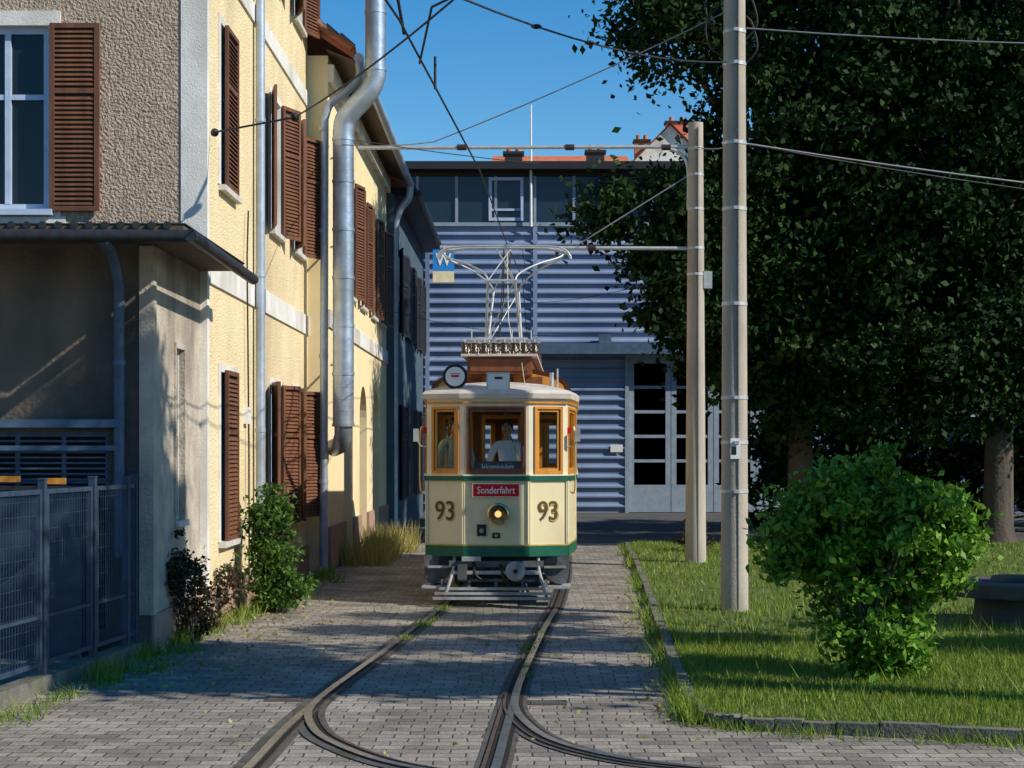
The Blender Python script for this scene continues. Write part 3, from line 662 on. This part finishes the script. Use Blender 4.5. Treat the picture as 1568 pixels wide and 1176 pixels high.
R=[ring(1,1,2.735,ext=.05),ring(1,1,2.80,ext=.06),ring(.97,.995,2.845,ext=.05),ring(.85,.97,2.895),ring(.6,.93,2.945),ring(.3,.88,2.975),ring(.02,.8,2.985)]
V=[p for r in R for p in r]; Fc=[(i*12+k,i*12+(k+1)%12,(i+1)*12+(k+1)%12,(i+1)*12+k) for i in range(len(R)-1) for k in range(12)]
b.mesh(V,Fc,'tram_roof'); b.mesh(R[0],[tuple(reversed(range(12)))],'cream_light')
def arch(w,z0,z1,y,n=12): return [(-w*math.cos(math.pi*k/n),y,z0+(z1-z0)*max(0,math.sin(math.pi*k/n))**.75) for k in range(n+1)]
a1=arch(.99,2.84,3.22,1.45); a2=arch(.99,2.84,3.22,8.55); m=len(a1)
b.mesh(a1+a2,[(i,i+1,m+i+1,m+i) for i in range(m-1)],'wood_brown',True); b.mesh(a1,[tuple(range(m))],'wood_brown')
a3=arch(.90,2.87,3.15,1.43); b.mesh(a3,[tuple(range(m))],'ochre')
a4=arch(.995,2.84,3.24,1.40); a5=arch(.995,2.84,3.24,1.5); b.mesh(a4+a5,[(i,i+1,m+i+1,m+i) for i in range(m-1)],'wood_brown')
for x in (-.55,-.1,.3): b.box((x,x+.28),(1.41,1.425),(2.93,3.08),'wood_brown')
b.box((-.44,.44),(.95,8.6),(3.1,3.34),'wood_brown'); b.box((-.52,.52),(.85,8.7),(3.34,3.37),'tram_roof')
b.box((-.40,.40),(.93,.95),(3.14,3.30),'wood_brown')
b.build('roof',T)
b=B()
for x in (-.5,.5): b.box((x-.02,x+.02),(1.6,4.2),(3.40,3.44),'tram_grey')
for y in (1.7,4.1): b.box((-.5,.5),(y-.02,y+.02),(3.52,3.56),'tram_grey')
for y in (1.0,1.62,2.4,3.2,4.1):
    for i in range(8):
        x=-.48+i*.137
        b.tube([(x,y,3.37),(x,y,3.42),(x,y,3.43),(x,y,3.47),(x,y,3.48),(x,y,3.53)],[.04,.055,.035,.055,.035,.05],'ceramic',10); b.tube([(x,y,3.53),(x,y,3.58)],.012,'galv',6)
for z in (3.56,3.60): b.box((-.5,.55),(1.58,1.62),(z,z+.02),'tram_grey_l')
for x in (-.42,-.15,.15,.42): b.tube([(x,1.6,3.4),(x,1.6,3.75)],.010,'galv',6)
b.build('roof_resistors',T)
b=B(); yc=2.5
for x in (-.36,.36): b.tube([(x,yc-.9,3.62),(x,yc+.9,3.62)],.022,'galv',8)
for y in (-.9,.9): b.tube([(-.36,yc+y,3.62),(.36,yc+y,3.62)],.022,'galv',8)
for sy in (-1,1):
    for sx in (-1,1):
        b.tube([(sx*.25,yc+sy*.25,3.62),(sx*.19,yc+sy*.85,4.45)],.018,'galv',8)
        b.tube(catmull([(sx*.19,yc+sy*.85,4.45),(sx*.25,yc+sy*.75,4.56),(sx*.5,yc+sy*.4,4.73),(sx*.82,yc+sy*.14,4.86),(sx*.84,yc+sy*.08,4.95),(sx*.6,yc+sy*.05,5.0)],5),.014,'galv',8)
        b.tube([(sx*.19,yc+sy*.85,4.45),(-sx*.1,yc+sy*.1,4.98)],.009,'galv',6)
    b.tube([(-.22,yc+sy*.85,4.45),(.22,yc+sy*.85,4.45)],.014,'galv',8)
    b.tube([(-.25,yc+sy*.25,3.62),(.19,yc+sy*.85,4.45)],.008,'galv',6)
    b.tube(catmull([(-.98,yc+sy*.12,4.86),(-.88,yc+sy*.12,4.97),(-.6,yc+sy*.12,5.02),(.6,yc+sy*.12,5.02),(.88,yc+sy*.12,4.97),(.98,yc+sy*.12,4.86)],5),.015,'galv',8)
    b.tube([(-.08,yc+sy*.15,3.62),(-.02,yc+sy*.3,4.3),(0,yc+sy*.1,4.98)],.008,'black',6)
b.tube([(.2,.9,3.37),(.1,1.6,3.9),(.05,2.4,4.95)],.006,'sign_cream',6); b.tube([(.38,.2,2.85),(.3,1.0,3.3),(.22,2.2,3.9)],.005,'sign_cream',6)
b.build('pantograph',T)
b=B(); hz=1.22; hx=.03
b.tube([(hx,.02,hz),(hx,-.06,hz),(hx,-.10,hz)],[.14,.145,.135],'black',28); b.tube([(hx,-.06,hz),(hx,-.115,hz),(hx,-.118,hz)],[.138,.143,.12],'brass',28,cap=False)
V=[(hx+.12*math.cos(2*math.pi*k/28),-.100,hz+.12*math.sin(2*math.pi*k/28)) for k in range(28)]; b.mesh(V,[tuple(range(28))],'brass')
b.ball((hx,-.102,hz),(.045,.025,.045),'lamp',14,10)
for a in (45,135,225,315): b.tube([(hx+.13*math.cos(math.radians(a)),-.11,hz+.13*math.sin(math.radians(a))),(hx+.04*math.cos(math.radians(a)),-.135,hz+.04*math.sin(math.radians(a)))],.005,'black',6)
b.box((-.25,-.13),(-.03,0),(.93,1.08),'black'); b.tube([(-.19,-.02,1.0),(-.19,-.06,1.0)],.03,'tram_grey_l',12); b.box((-.05,.05),(-.03,0),(.90,.97),'black'); b.box((-.02,.02),(-.034,-.03),(.92,.95),'brass')
b.box((-.30,.30),(-.045,-.028),(1.45,1.61),'red'); b.frame(Frame((-.31,-.028),(1,0)),0,.62,1.44,1.62,.0,.022,.008,'sign_white')
b.box((-.28,.32),(.06,.075),(1.77,1.90),'tram_grey'); b.frame(Frame((-.29,.06),(1,0)),0,.62,1.76,1.91,.0,.01,.01,'black')
b.tube([(-.55,.18,3.03),(-.55,.14,3.03)],.165,'black',28); b.tube([(-.55,.139,3.03),(-.55,.13,3.03)],.128,'sign_white',28); b.box((-.60,-.50),(.122,.129),(3.022,3.048),'red'); b.box((-.62,-.48),(.124,.129),(3.065,3.07),'black'); b.tube([(-.55,.16,2.8),(-.55,.16,2.88)],.02,'black',8)
b.box((-.12,.17),(.02,.05),(2.84,3.07),'sign_white'); b.box((-.02,.08),(.014,.019),(2.99,3.02),'black'); b.frame(Frame((-.13,.02),(1,0)),0,.31,2.83,3.08,0,.012,.015,'galv'); b.tube([(.0,.1,2.75),(.0,.1,2.9)],.015,'galv',6)
b.tube([(.8,.5,2.85),(.8,.5,3.15)],.012,'galv',6); b.tube([(.72,.6,2.85),(.72,.6,3.1)],.03,'galv',8)
for s in (-1,1):
    b.tube(catmull([(s*.93,.28,2.1),(s*1.02,.2,2.12),(s*1.06,.16,2.2)],4),.008,'galv',6); b.box((s*1.07-.035,s*1.07+.035),(.14,.17),(2.17,2.34),'tram_grey_l')
    b.tube(catmull([(s*.97,.35,1.5),(s*1.03,.36,1.55),(s*1.03,.38,2.3),(s*.97,.38,2.35)],4),.012,'brass',8)
    b.box((s*.955-.03,s*.955+.03),(.25,.3),(2.28,2.36),'red')
b.tube([(.1,-.03,2.6),(.22,-.035,2.15)],.006,'black',6)
b.build('front_fittings',T)
text('Sonderfahrt','destination_lettering',.13,(0,-.047,1.528),0,'sign_white',T,.001,squash=.80)
text('Jakominiplatz','window_board_lettering',.09,(.02,.055,1.835),0,'sign_white',T,.0015,squash=.9)
ya=math.atan2(.22,.5)
for (x,s) in ((-.68,-1),(.68,1)):
    F=Frame((-.93,.22),(.5,-.22)) if s<0 else Frame((.43,0),(.5,.22)); p=F.pt(.273,.006,1.245)
    text('93','number_shadow',.36,p+Vector((.012,0,-.010)),s*ya,'gold',T,.010,squash=.85)
    text('93','number',.36,p+F.n*.006,s*ya,'numdark',T,.001,squash=.85)
b=B()
b.box((-.78,.78),(.5,9.5),(.42,.66),'tram_grey'); b.box((-.8,.8),(.12,.5),(.55,.66),'black')
for y in (3.6,6.4):
    b.tube([(-.8,y,.39),(.8,y,.39)],.06,'tram_grey',12)
    for x in (-.72,.72): b.tube([(x-.07,y,.40),(x+.05,y,.40)],.38,'tram_grey',28); b.tube([(x+.05*(1 if x>0 else -1.4),y,.40),(x+.12*(1 if x>0 else -1),y,.40)],.12,'black',16)
    b.box((-.95,-.78),(y-.9,y+.9),(.35,.5),'black'); b.box((.78,.95),(y-.9,y+.9),(.35,.5),'black')
b.box((-.9,.9),(4.3,5.7),(.18,.6),'tram_grey')
b.build('underframe_and_wheels',T)
b=B()
for s in (-1,1):
    prof=catmull([(.58,.67),(.60,.50),(.66,.38),(.78,.30),(.90,.30),(.95,.42),(.96,.67)],4)
    V=[]
    for p in prof: V+=[(s*p.x,.16,p.y),(s*p.x,1.5,p.y)]
    b.mesh(V,[(2*i,2*i+1,2*i+3,2*i+2) for i in range(len(prof)-1)],'tram_grey_l',True); b.mesh([(s*p.x,.16,p.y) for p in prof],[tuple(range(len(prof)))],'tram_grey')
    b.box((s*.77-.14,s*.77+.14),(.10,.16),(.5,.53),'tram_grey_l'); b.box((s*.80-.18,s*.80+.18),(-.02,.5),(.24,.27),'tram_grey_l')
    b.tube(catmull([(s*.55,.1,.66),(s*.56,0,.5),(s*.6,-.1,.35),(s*.66,-.14,.16)],4),.022,'tram_grey_l',8)
    b.tube([(s*.3,.1,.55),(s*.42,-.05,.2)],.018,'tram_grey',8)
b.build('step_cowls',T)
b=B()
b.box((-.62,.62),(.0,.08),(.52,.60),'tram_grey'); b.box((-.56,.56),(-.08,-.0),(.43,.475),'tram_grey_l'); b.box((-.5,.5),(-.03,.03),(.33,.37),'tram_grey')
b.box((-.45,-.2),(-.06,.02),(.60,.66),'tram_grey_l'); b.box((-.5,-.38),(-.1,.05),(.36,.56),'tram_grey')
b.tube([(.26,.1,.48),(.26,-.16,.48)],.055,'tram_grey',14); b.tube([(.26,-.16,.48),(.26,-.21,.48),(.26,-.215,.48)],[.125,.13,.11],'tram_grey_l',26); b.tube([(.26,-.214,.48),(.26,-.23,.48)],.03,'black',12)
for (z,y,w) in ((.245,-.10,.70),(.185,-.14,.76),(.125,-.18,.78)): b.box((-w-.04,w-.02),(y-.03,y),(z-.018,z+.018),'tram_grey_l')
for x in (-.7,-.35,0,.35,.66): b.mesh([(x-.02,-.18,.10),(x+.02,-.18,.10),(x+.02,-.02,.36),(x-.02,-.02,.36)],[(0,1,2,3)],'tram_grey')
b.tube(catmull([(.05,.0,.55),(.1,-.12,.4),(.16,-.1,.3),(.2,.02,.4)],5),.018,'black',8); b.tube(catmull([(-.3,.0,.58),(-.26,-.1,.42),(-.15,-.08,.36),(-.1,.05,.5)],5),.018,'black',8)
b.build('coupler_and_lifeguard',T)

# ---------------------------------------------------------------- people
def person(name,parent,base,facing,height,shirt,reach,hair='hair'):
    """standing figure, built as one skinned surface; reach = forward bend of arms"""
    s=height/1.75
    R=Matrix.Rotation(facing,4,'Z')
    def P(x,y,z): return Vector(base)+R@(Vector((x,y,z))*s)
    verts=[(0,0,.98,.13,.10),(0,.01,1.15,.13,.10),(0,-.01,1.32,.15,.11),(0,0,1.44,.09,.075),(0,-.01,1.50,.055,.055),(0,-.02,1.56,.05,.05)]
    edges=[(0,1),(1,2),(2,3),(3,4),(4,5)]
    info={}
    for sd in (-1,1):
        k=len(verts)
        rx=reach[0 if sd<0 else 1]
        verts+=[(sd*.17,0,1.42,.06,.06),(sd*.23,-.06*rx-.01,1.26,.048,.048),(sd*.235,-.12*rx,1.12,.042,.042),(sd*(.235-.08*rx),-.12*rx-.12*rx,1.12-.12*(1-rx)+.02*rx,.034,.034),(sd*(.235-.12*rx),-.12*rx-.24*rx,1.12-.24*(1-rx)+.03*rx,.026,.024),(sd*(.235-.13*rx),-.12*rx-.31*rx,1.12-.31*(1-rx)+.03*rx,.036,.02)]
        edges+=[(3,k),(k,k+1),(k+1,k+2),(k+2,k+3),(k+3,k+4),(k+4,k+5)]; info[sd]=k
    for sd in (-1,1):
        k=len(verts)
        verts+=[(sd*.09,0,.90,.088,.088),(sd*.10,0,.68,.072,.072),(sd*.10,-.01,.48,.055,.055),(sd*.10,.01,.28,.048,.048),(sd*.10,.02,.10,.036,.036),(sd*.11,-.06,.04,.04,.03),(sd*.11,-.14,.03,.035,.022)]
        edges+=[(0,k)]+[(k+i,k+i+1) for i in range(6)]
    me=bpy.data.meshes.new(name); bm=bmesh.new(); ly=bm.verts.layers.skin.verify()
    vs=[bm.verts.new(P(*v[:3])) for v in verts]
    for e in edges: bm.edges.new((vs[e[0]],vs[e[1]]))
    for v,d in zip(vs,verts): v[ly].radius=(d[3]*s,d[4]*s)
    vs[0][ly].use_root=True
    bm.to_mesh(me); bm.free()
    o=bpy.data.objects.new('tmp',me); sc.collection.objects.link(o)
    o.modifiers.new('skin','SKIN'); sb=o.modifiers.new('sub','SUBSURF'); sb.levels=2; sb.render_levels=2
    dg=bpy.context.evaluated_depsgraph_get(); m2=bpy.data.meshes.new_from_object(o.evaluated_get(dg)); bpy.data.objects.remove(o)
    m2.materials.clear()
    for mm in (shirt,'skin','trousers','black'): m2.materials.append(M[mm])
    Ri=R.inverted(); bs=Vector(base)
    arms=[]
    for sd in (-1,1): arms.append((P(*verts[info[sd]+3][:3]),P(*verts[info[sd]+4][:3]),P(*verts[info[sd]+5][:3])))
    for p in m2.polygons:
        c=p.center; l=(Ri@(c-bs))/s; mi=0
        if l.z<.96: mi=2
        if l.z<.09: mi=3
        if l.z>1.475: mi=1
        for a in arms:
            if min((c-a[1]).length,(c-a[2]).length)<.085*s: mi=1
        p.material_index=mi; p.use_smooth=True
    bo=bpy.data.objects.new(name+'_body',m2); sc.collection.objects.link(bo); bo.parent=parent
    h=B(); c=P(0,-.03,1.655); hs=s
    V=[];Fc=[];seg=18;rings=12
    for i in range(rings+1):
        th=math.pi*i/rings
        for k in range(seg):
            a=2*math.pi*k/seg; z=math.cos(th); w=math.sin(th)*(1-.22*max(0,-z)); x=.075*w*math.cos(a); y=.095*w*math.sin(a)-.012*max(0,-z); V.append(c+R@(Vector((x,y,.118*z))*hs))
    for i in range(rings):
        for k in range(seg): a=i*seg+k;b2=i*seg+(k+1)%seg; Fc.append((a,a+seg,b2+seg,b2))
    h.mesh(V,Fc,'skin',True)
    def q(x,y,z): return c+R@(Vector((x,y,z))*hs)
    h.tube([q(0,-.092,.02),q(0,-.112,-.015),q(0,-.094,-.028)],[.008*hs,.014*hs,.010*hs],'skin',8)
    for sd in (-1,1):
        h.ball(q(sd*.03,-.084,.012),.010*hs,'sign_white',8,6); h.ball(q(sd*.03,-.092,.012),.005*hs,'black',6,5); h.ball(q(sd*.077,.005,-.005),(.012*hs,.02*hs,.03*hs),'skin',8,6)
        h.tube([q(sd*.015,-.09,.035),q(sd*.047,-.082,.036)],.004*hs,hair,6)
    h.tube([q(-.024,-.088,-.055),q(0,-.097,-.054),q(.024,-.088,-.055)],.006*hs,'lips',6)
    V=[];Fc=[]
    for i in range(8):
        th=math.pi*.62*i/7
        for k in range(seg):
            a=2*math.pi*k/seg; front=max(0,-math.sin(a)); t2=th*(1-.48*front)
            V.append(q(.083*math.sin(t2)*math.cos(a),.103*math.sin(t2)*math.sin(a)+.004,.127*math.cos(t2)))
    for i in range(7):
        for k in range(seg): a=i*seg+k;b2=i*seg+(k+1)%seg; Fc.append((a,a+seg,b2+seg,b2))
    h.mesh(V,Fc,hair,True)
    for sd,a in zip((-1,1),arms):
        d=(a[2]-a[1]).normalized(); side=(R@Vector((1,0,0))); side=(side-d*side.dot(d)).normalized(); nn=d.cross(side)*(1 if d.cross(side).z<0 else -1)
        for kf,(off,ln) in enumerate(((-.027,.065),(-.009,.075),(.009,.07),(.026,.055))):
            p0=a[2]+side*off*s; p1=p0+d*ln*.45*s; p2=p1+(d*.6+nn*.5).normalized()*ln*.35*s; p3=p2+(d*.2+nn*.9).normalized()*ln*.3*s
            h.tube([p0,p1,p2,p3],[.009*s,.0085*s,.0078*s,.006*s],'skin',7)
        p0=a[2]-d*.03*s-side*sd*.02*s; p1=p0-side*sd*.03*s+d*.025*s; p2=p1+d*.03*s+nn*.01*s; h.tube([p0,p1,p2],[.012*s,.010*s,.008*s],'skin',7)
    h.build(name+'_head_and_hands',parent)
person('tram_driver',T,(.13,.62,.73),-.25,1.72,'shirt',(1,1))
person('passenger',T,(-.62,1.0,.73),.5,1.76,'shirt2',(.15,.6))

# ---------------------------------------------------------------- fence
FE=empty('metal_fence'); b=B(); p0=Vector((-4.45,10.8)); p1=Vector((-3.86,16.95)); F=Frame(p0,p1-p0); L=(p1-p0).length
b.obox(F,(0,L),(-.08,.08),(0,.14),'kerb')
n=5
for i in range(n+1):
    u=L*i/n; u=min(u,L-.05); b.obox(F,(u-.03,u+.03),(-.03,.03),(.14,1.80),'fence'); b.obox(F,(u-.036,u+.036),(-.036,.036),(1.80,1.815),'fence')
b.obox(F,(L-.32,L-.26),(-.03,.03),(.14,1.80),'fence')
for i in range(n):
    a=L*i/n+.06; c=L*(i+1)/n-.06
    b.frame(F,a,c,.22,1.72,-.02,.02,.04,'fence'); b.obox(F,(a+.04,c-.04),(-.015,.015),(.62,.65),'fence')
    u=a+.04
    while u<c-.04: b.obox(F,(u-.002,u+.002),(-.003,.003),(.26,1.68),'fence'); u+=.06
    z=.3
    while z<1.68: b.obox(F,(a+.04,c-.04),(-.0065,-.0045),(z-.002,z+.002),'fence'); z+=.12
b.build('panels',FE)

# ---------------------------------------------------------------- stone bench
SB=empty('concrete_planter_table'); b=B(); cx,cy=5.65,19.4
def disc(r0,r1,z0,z1): b.tube([(cx,cy,z0),(cx,cy,(z0+z1)/2),(cx,cy,z1)],[r0,(r0+r1)/2,r1],'bench_concrete',40,smooth=False)
disc(.50,.46,.05,.40); disc(.78,.80,.40,.56); disc(.30,.28,.56,.62)
b.build('round_slab',SB,bevel=.012)

# ---------------------------------------------------------------- trees
def tree(name,base,h,r,blobs,per,cr,size,m='leaf_tree'):
    e=empty(name); C,Kc=clumps(blobs,per,cr)
    b=B(); bx,by=base; top=Vector((bx+.2,by,h))
    b.tube([(bx,by,-.1),(bx+.02,by,.4),(bx+.05,by,h*.4),(bx+.1,by+.05,h*.75),tuple(top)],[r*1.45,r*1.05,r*.9,r*.7,r*.45],'bark',14)
    for bl in blobs:
        c=Vector(bl[:3]); st=Vector((bx+.08,by,h*random.uniform(.55,.95))); mid=st.lerp(c,.5)+Vector((random.uniform(-.3,.3),random.uniform(-.3,.3),.3))
        b.tube(catmull([tuple(st),tuple(mid),tuple(c)],4),[r*.45*(1-.7*i/8) for i in range(9)],'bark',8)
        for _ in range(5):
            idx=np.argmin(np.linalg.norm(Kc-(np.array(c)+np.random.normal(size=3)*.6*np.array(bl[3:6])),axis=1)); k=Vector(Kc[idx])
            b.tube([tuple(c),tuple(c.lerp(k,.5)+Vector((0,0,.15))),tuple(k)],[r*.14,r*.09,r*.03],'bark',6)
    b.build('trunk_and_limbs',e); leaves_mesh('foliage',C,size,m,e,.62)
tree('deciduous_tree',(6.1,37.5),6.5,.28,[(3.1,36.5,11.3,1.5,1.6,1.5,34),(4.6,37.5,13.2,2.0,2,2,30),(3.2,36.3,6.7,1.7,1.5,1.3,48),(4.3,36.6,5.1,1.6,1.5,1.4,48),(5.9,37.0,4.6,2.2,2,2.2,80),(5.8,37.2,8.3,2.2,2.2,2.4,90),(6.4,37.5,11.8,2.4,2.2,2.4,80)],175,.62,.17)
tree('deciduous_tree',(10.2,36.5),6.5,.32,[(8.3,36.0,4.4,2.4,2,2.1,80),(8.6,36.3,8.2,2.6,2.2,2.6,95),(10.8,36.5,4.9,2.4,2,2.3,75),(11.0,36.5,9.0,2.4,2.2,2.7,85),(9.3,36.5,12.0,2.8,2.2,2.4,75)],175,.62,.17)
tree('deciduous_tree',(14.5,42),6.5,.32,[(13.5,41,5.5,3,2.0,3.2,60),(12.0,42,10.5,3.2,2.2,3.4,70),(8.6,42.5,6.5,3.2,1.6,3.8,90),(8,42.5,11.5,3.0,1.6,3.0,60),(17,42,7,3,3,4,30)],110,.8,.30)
tree('deciduous_tree',(8.2,11.3),6,.25,[(6.0,11.3,7.0,1.8,.75,.6,56),(8.3,11.1,6.9,1.3,.75,.7,50),(7.6,11.6,9.4,1.9,.8,.9,28),(8.6,11.9,11.3,1.7,.7,.8,16)],120,.5,.22)
tree('deciduous_tree',(10.6,14.0),5,.2,[(9.5,13.9,6.6,1.6,.32,.3,22),(8.6,15.1,7.1,1.7,.22,.22,18),(10.4,12.9,8.0,1.7,.28,.3,14),(9.2,16.4,7.6,1.4,.22,.22,12),(12.6,13.6,6.0,1.6,.45,.4,24),(13.2,15.4,6.4,1.8,.5,.4,24)],110,.34,.20)

def bush(name,blobs,per,cr,size,m,stems,base,inner=.3):
    e=empty(name); C,Kc=clumps(blobs,per,cr,inner); C=C[C[:,2]>.07]; b=B()
    for i in range(stems):
        k=Vector(Kc[np.random.randint(len(Kc))]); s0=Vector((base[0]+random.uniform(-.18,.18),base[1]+random.uniform(-.12,.12),0))
        b.tube([tuple(s0),tuple(s0.lerp(k,.5)+Vector((0,0,.1))),tuple(k)],[.016,.011,.004],'bark',6)
    b.build('stems',e); leaves_mesh('foliage',C,size,m,e,.5)
by_=14.75
bb=[(3.03,by_,1.42,.62,.6,.45,70),(2.55,by_,1.22,.46,.45,.42,38),(3.55,by_,1.27,.40,.45,.42,38),(3.08,by_,.80,.50,.45,.5,48),(3.08,by_-.05,.36,.44,.38,.32,32)]
for _ in range(26):
    a=random.uniform(-1,1); bb.append((3.03+a*.80,by_+random.uniform(-.4,.4),1.76-.45*a*a+random.uniform(-.1,.20),.09,.09,.14,2))
bush('green_shrub',bb,80,.17,.085,'leaf_bush',40,(3.08,by_),.1)
bush('wall_shrub',[(-3.18,21.6,.75,.32,.4,.6,50),(-3.12,21.5,.3,.38,.42,.28,30),(-3.2,21.6,1.3,.2,.25,.3,16)],60,.13,.075,'leaf_bush2',14,(-3.2,21.6))
bush('dark_climber',[(-3.6,18.0,.75,.16,.35,.5,26),(-3.55,18.3,.3,.25,.5,.3,26),(-3.55,20.3,.35,.2,.5,.35,18)],55,.12,.06,'leaf_vine',12,(-3.6,18.2))
bush('low_hedge_plant',[(3.35,33.2,.35,.3,.6,.35,30)],50,.12,.06,'leaf_vine',6,(3.35,33))
bush('added_dark_hedge',[(7.5+i*1.55,46+random.uniform(-.6,.6),1.6+random.uniform(-.3,.3),1.4,.9,1.9+random.uniform(-.4,.3),26) for i in range(11)],110,.5,.26,'leaf_tree',10,(12,46))  # foliage mass added to fill in the dark under the trees
# unseen trees added behind the camera to block low sky and fill reflections
bush('added_tree_row',[(-34+i*5.2,-30+random.uniform(-3,3),4.2+random.uniform(-.8,.8),3.4,2.4,4.6,22) for i in range(14)],70,1.5,.9,'leaf_tree',8,(0,-30))

# grass
Ky=np.array([p.y for p in Kp[:33]])[::-1]; Kx=np.array([p.x for p in Kp[:33]])[::-1]
Fx=np.array([p.x for p in Kp[38:]]); Fy=np.array([p.y for p in Kp[38:]])
def lawnpts(n,y0,y1,x1):
    X=np.random.uniform(1.3,x1,n); Y=np.random.uniform(y0,y1,n)
    ok=(X>np.interp(Y,Ky,Kx)+.05)&(Y>np.interp(X,Fx,Fy,left=12.6)+.05)
    patch=np.sin(X*2.1+1.3*np.sin(Y*1.7))*np.sin(Y*2.6+np.sin(X*3.1))
    ok&=np.random.rand(n)<(.78+.35*patch)
    return X[ok],Y[ok]
G=empty('grass_blades')
X,Y=lawnpts(115000,11,18,6.5); blades_mesh('near_blades',X,Y,np.full(len(X),.08),.055,.010,'grass',G)
X,Y=lawnpts(60000,18,36.4,13); blades_mesh('far_blades',X,Y,np.full(len(X),.08),.07,.018,'grass',G)
X,Y=lawnpts(3000,11,22,6); blades_mesh('tall_blades',X,Y,np.full(len(X),.08),.17,.012,'grass',G)
def scatter_line(P,n,w,clump=.12):
    X=[];Y=[]
    for _ in range(n):
        i=random.randrange(len(P)-1); t=random.random(); x=P[i][0]*(1-t)+P[i+1][0]*t; y=P[i][1]*(1-t)+P[i+1][1]*t
        x+=random.gauss(0,w); y+=random.gauss(0,w); k=random.randint(8,40)
        X+=list(x+np.random.normal(size=k)*clump*.5); Y+=list(y+np.random.normal(size=k)*clump)
    return np.array(X),np.array(Y)
Wd=empty('roadside_weeds')
X,Y=scatter_line([(p.x-.08,p.y) for p in Kp[3:36]],90,.05); blades_mesh('kerb_weeds',X,Y,np.zeros(len(X)),.17,.014,'grass',Wd,.5)
X,Y=scatter_line([(1.42,12.6),(1.9,12.3),(3.6,11.8),(5,11.4)],70,.04); blades_mesh('kerb_front_weeds',X,Y,np.zeros(len(X)),.09,.010,'grass',Wd,.5)
X,Y=scatter_line([(-3.9,15),(-3.7,17),(-3.5,18.5),(-3.4,21),(-3.25,24),(-3.15,28)],90,.12); blades_mesh('wall_weeds',X,Y,np.zeros(len(X)),.18,.014,'grass',Wd,.6)
X,Y=scatter_line([(-4.0,11.5),(-3.9,13),(-3.6,15.5),(-3.3,17.5)],34,.10); blades_mesh('fence_weeds',X,Y,np.zeros(len(X)),.10,.012,'grass',Wd,.7)
X,Y=scatter_line([(-2.95,30),(-2.75,33),(-2.6,36)],70,.2,.2); blades_mesh('dry_weeds',X,Y,np.zeros(len(X)),.5,.022,'grass_dry',Wd,.3)
X,Y=scatter_line([(-1.3,18.2),(-1.1,20.5),(-1.0,22)],10,.03,.08); blades_mesh('track_weeds',X,Y,np.full(len(X),.01),.06,.012,'grass',Wd,.6)
X,Y=scatter_line([(.35,21),(.1,18),(-.0,15)],8,.03,.08); blades_mesh('track_weeds_b',X,Y,np.full(len(X),.01),.05,.012,'grass',Wd,.6)
C=np.array([[random.gauss(-3.2,.35),random.uniform(14.5,25),.02] for _ in range(500)]+[[random.uniform(1.0,1.4)+max(0,(y-14)*.03),y,.02] for y in np.random.uniform(12.5,24,350)]+[[random.uniform(-2.5,1.3),random.uniform(11,22),.012] for _ in range(160)])
leaves_mesh('fallen_leaves',C,.05,'grass_dry',None,.6)

# ---------------------------------------------------------------- light, sky, camera
el=math.radians(35); off=math.radians(25)
sv=Vector((math.cos(el)*math.cos(off),-math.cos(el)*math.sin(off),math.sin(el)))
ld=bpy.data.lights.new('sun','SUN'); ld.energy=5.0; ld.angle=math.radians(.5); ld.color=(1,.94,.84)
lo_=bpy.data.objects.new('sun',ld); lo_.rotation_euler=sv.to_track_quat('Z','Y').to_euler(); sc.collection.objects.link(lo_)
w=bpy.data.worlds.new('World'); sc.world=w; w.use_nodes=True; N=w.node_tree.nodes; Lk=w.node_tree.links
sk=N.new('ShaderNodeTexSky'); sk.sky_type='NISHITA'; sk.sun_disc=False; sk.sun_elevation=el; sk.sun_rotation=math.radians(90)+off
sk.air_density=1.0; sk.dust_density=0; sk.ozone_density=2.4
hs_=N.new('ShaderNodeHueSaturation'); hs_.inputs['Saturation'].default_value=1.45; hs_.inputs['Value'].default_value=1.0
Lk.new(sk.outputs[0],hs_.inputs['Color'])
bg=N['Background']; bg.inputs[1].default_value=.135; Lk.new(hs_.outputs[0],bg.inputs[0])
cd=bpy.data.cameras.new('camera'); cd.sensor_width=36; cd.lens=2600/1568*36; cd.shift_x=-16/1568; cd.shift_y=102/1568; cd.clip_end=1500
co=bpy.data.objects.new('camera',cd); co.location=(0,0,2.05); co.rotation_euler=(math.pi/2,0,0); sc.collection.objects.link(co); sc.camera=co
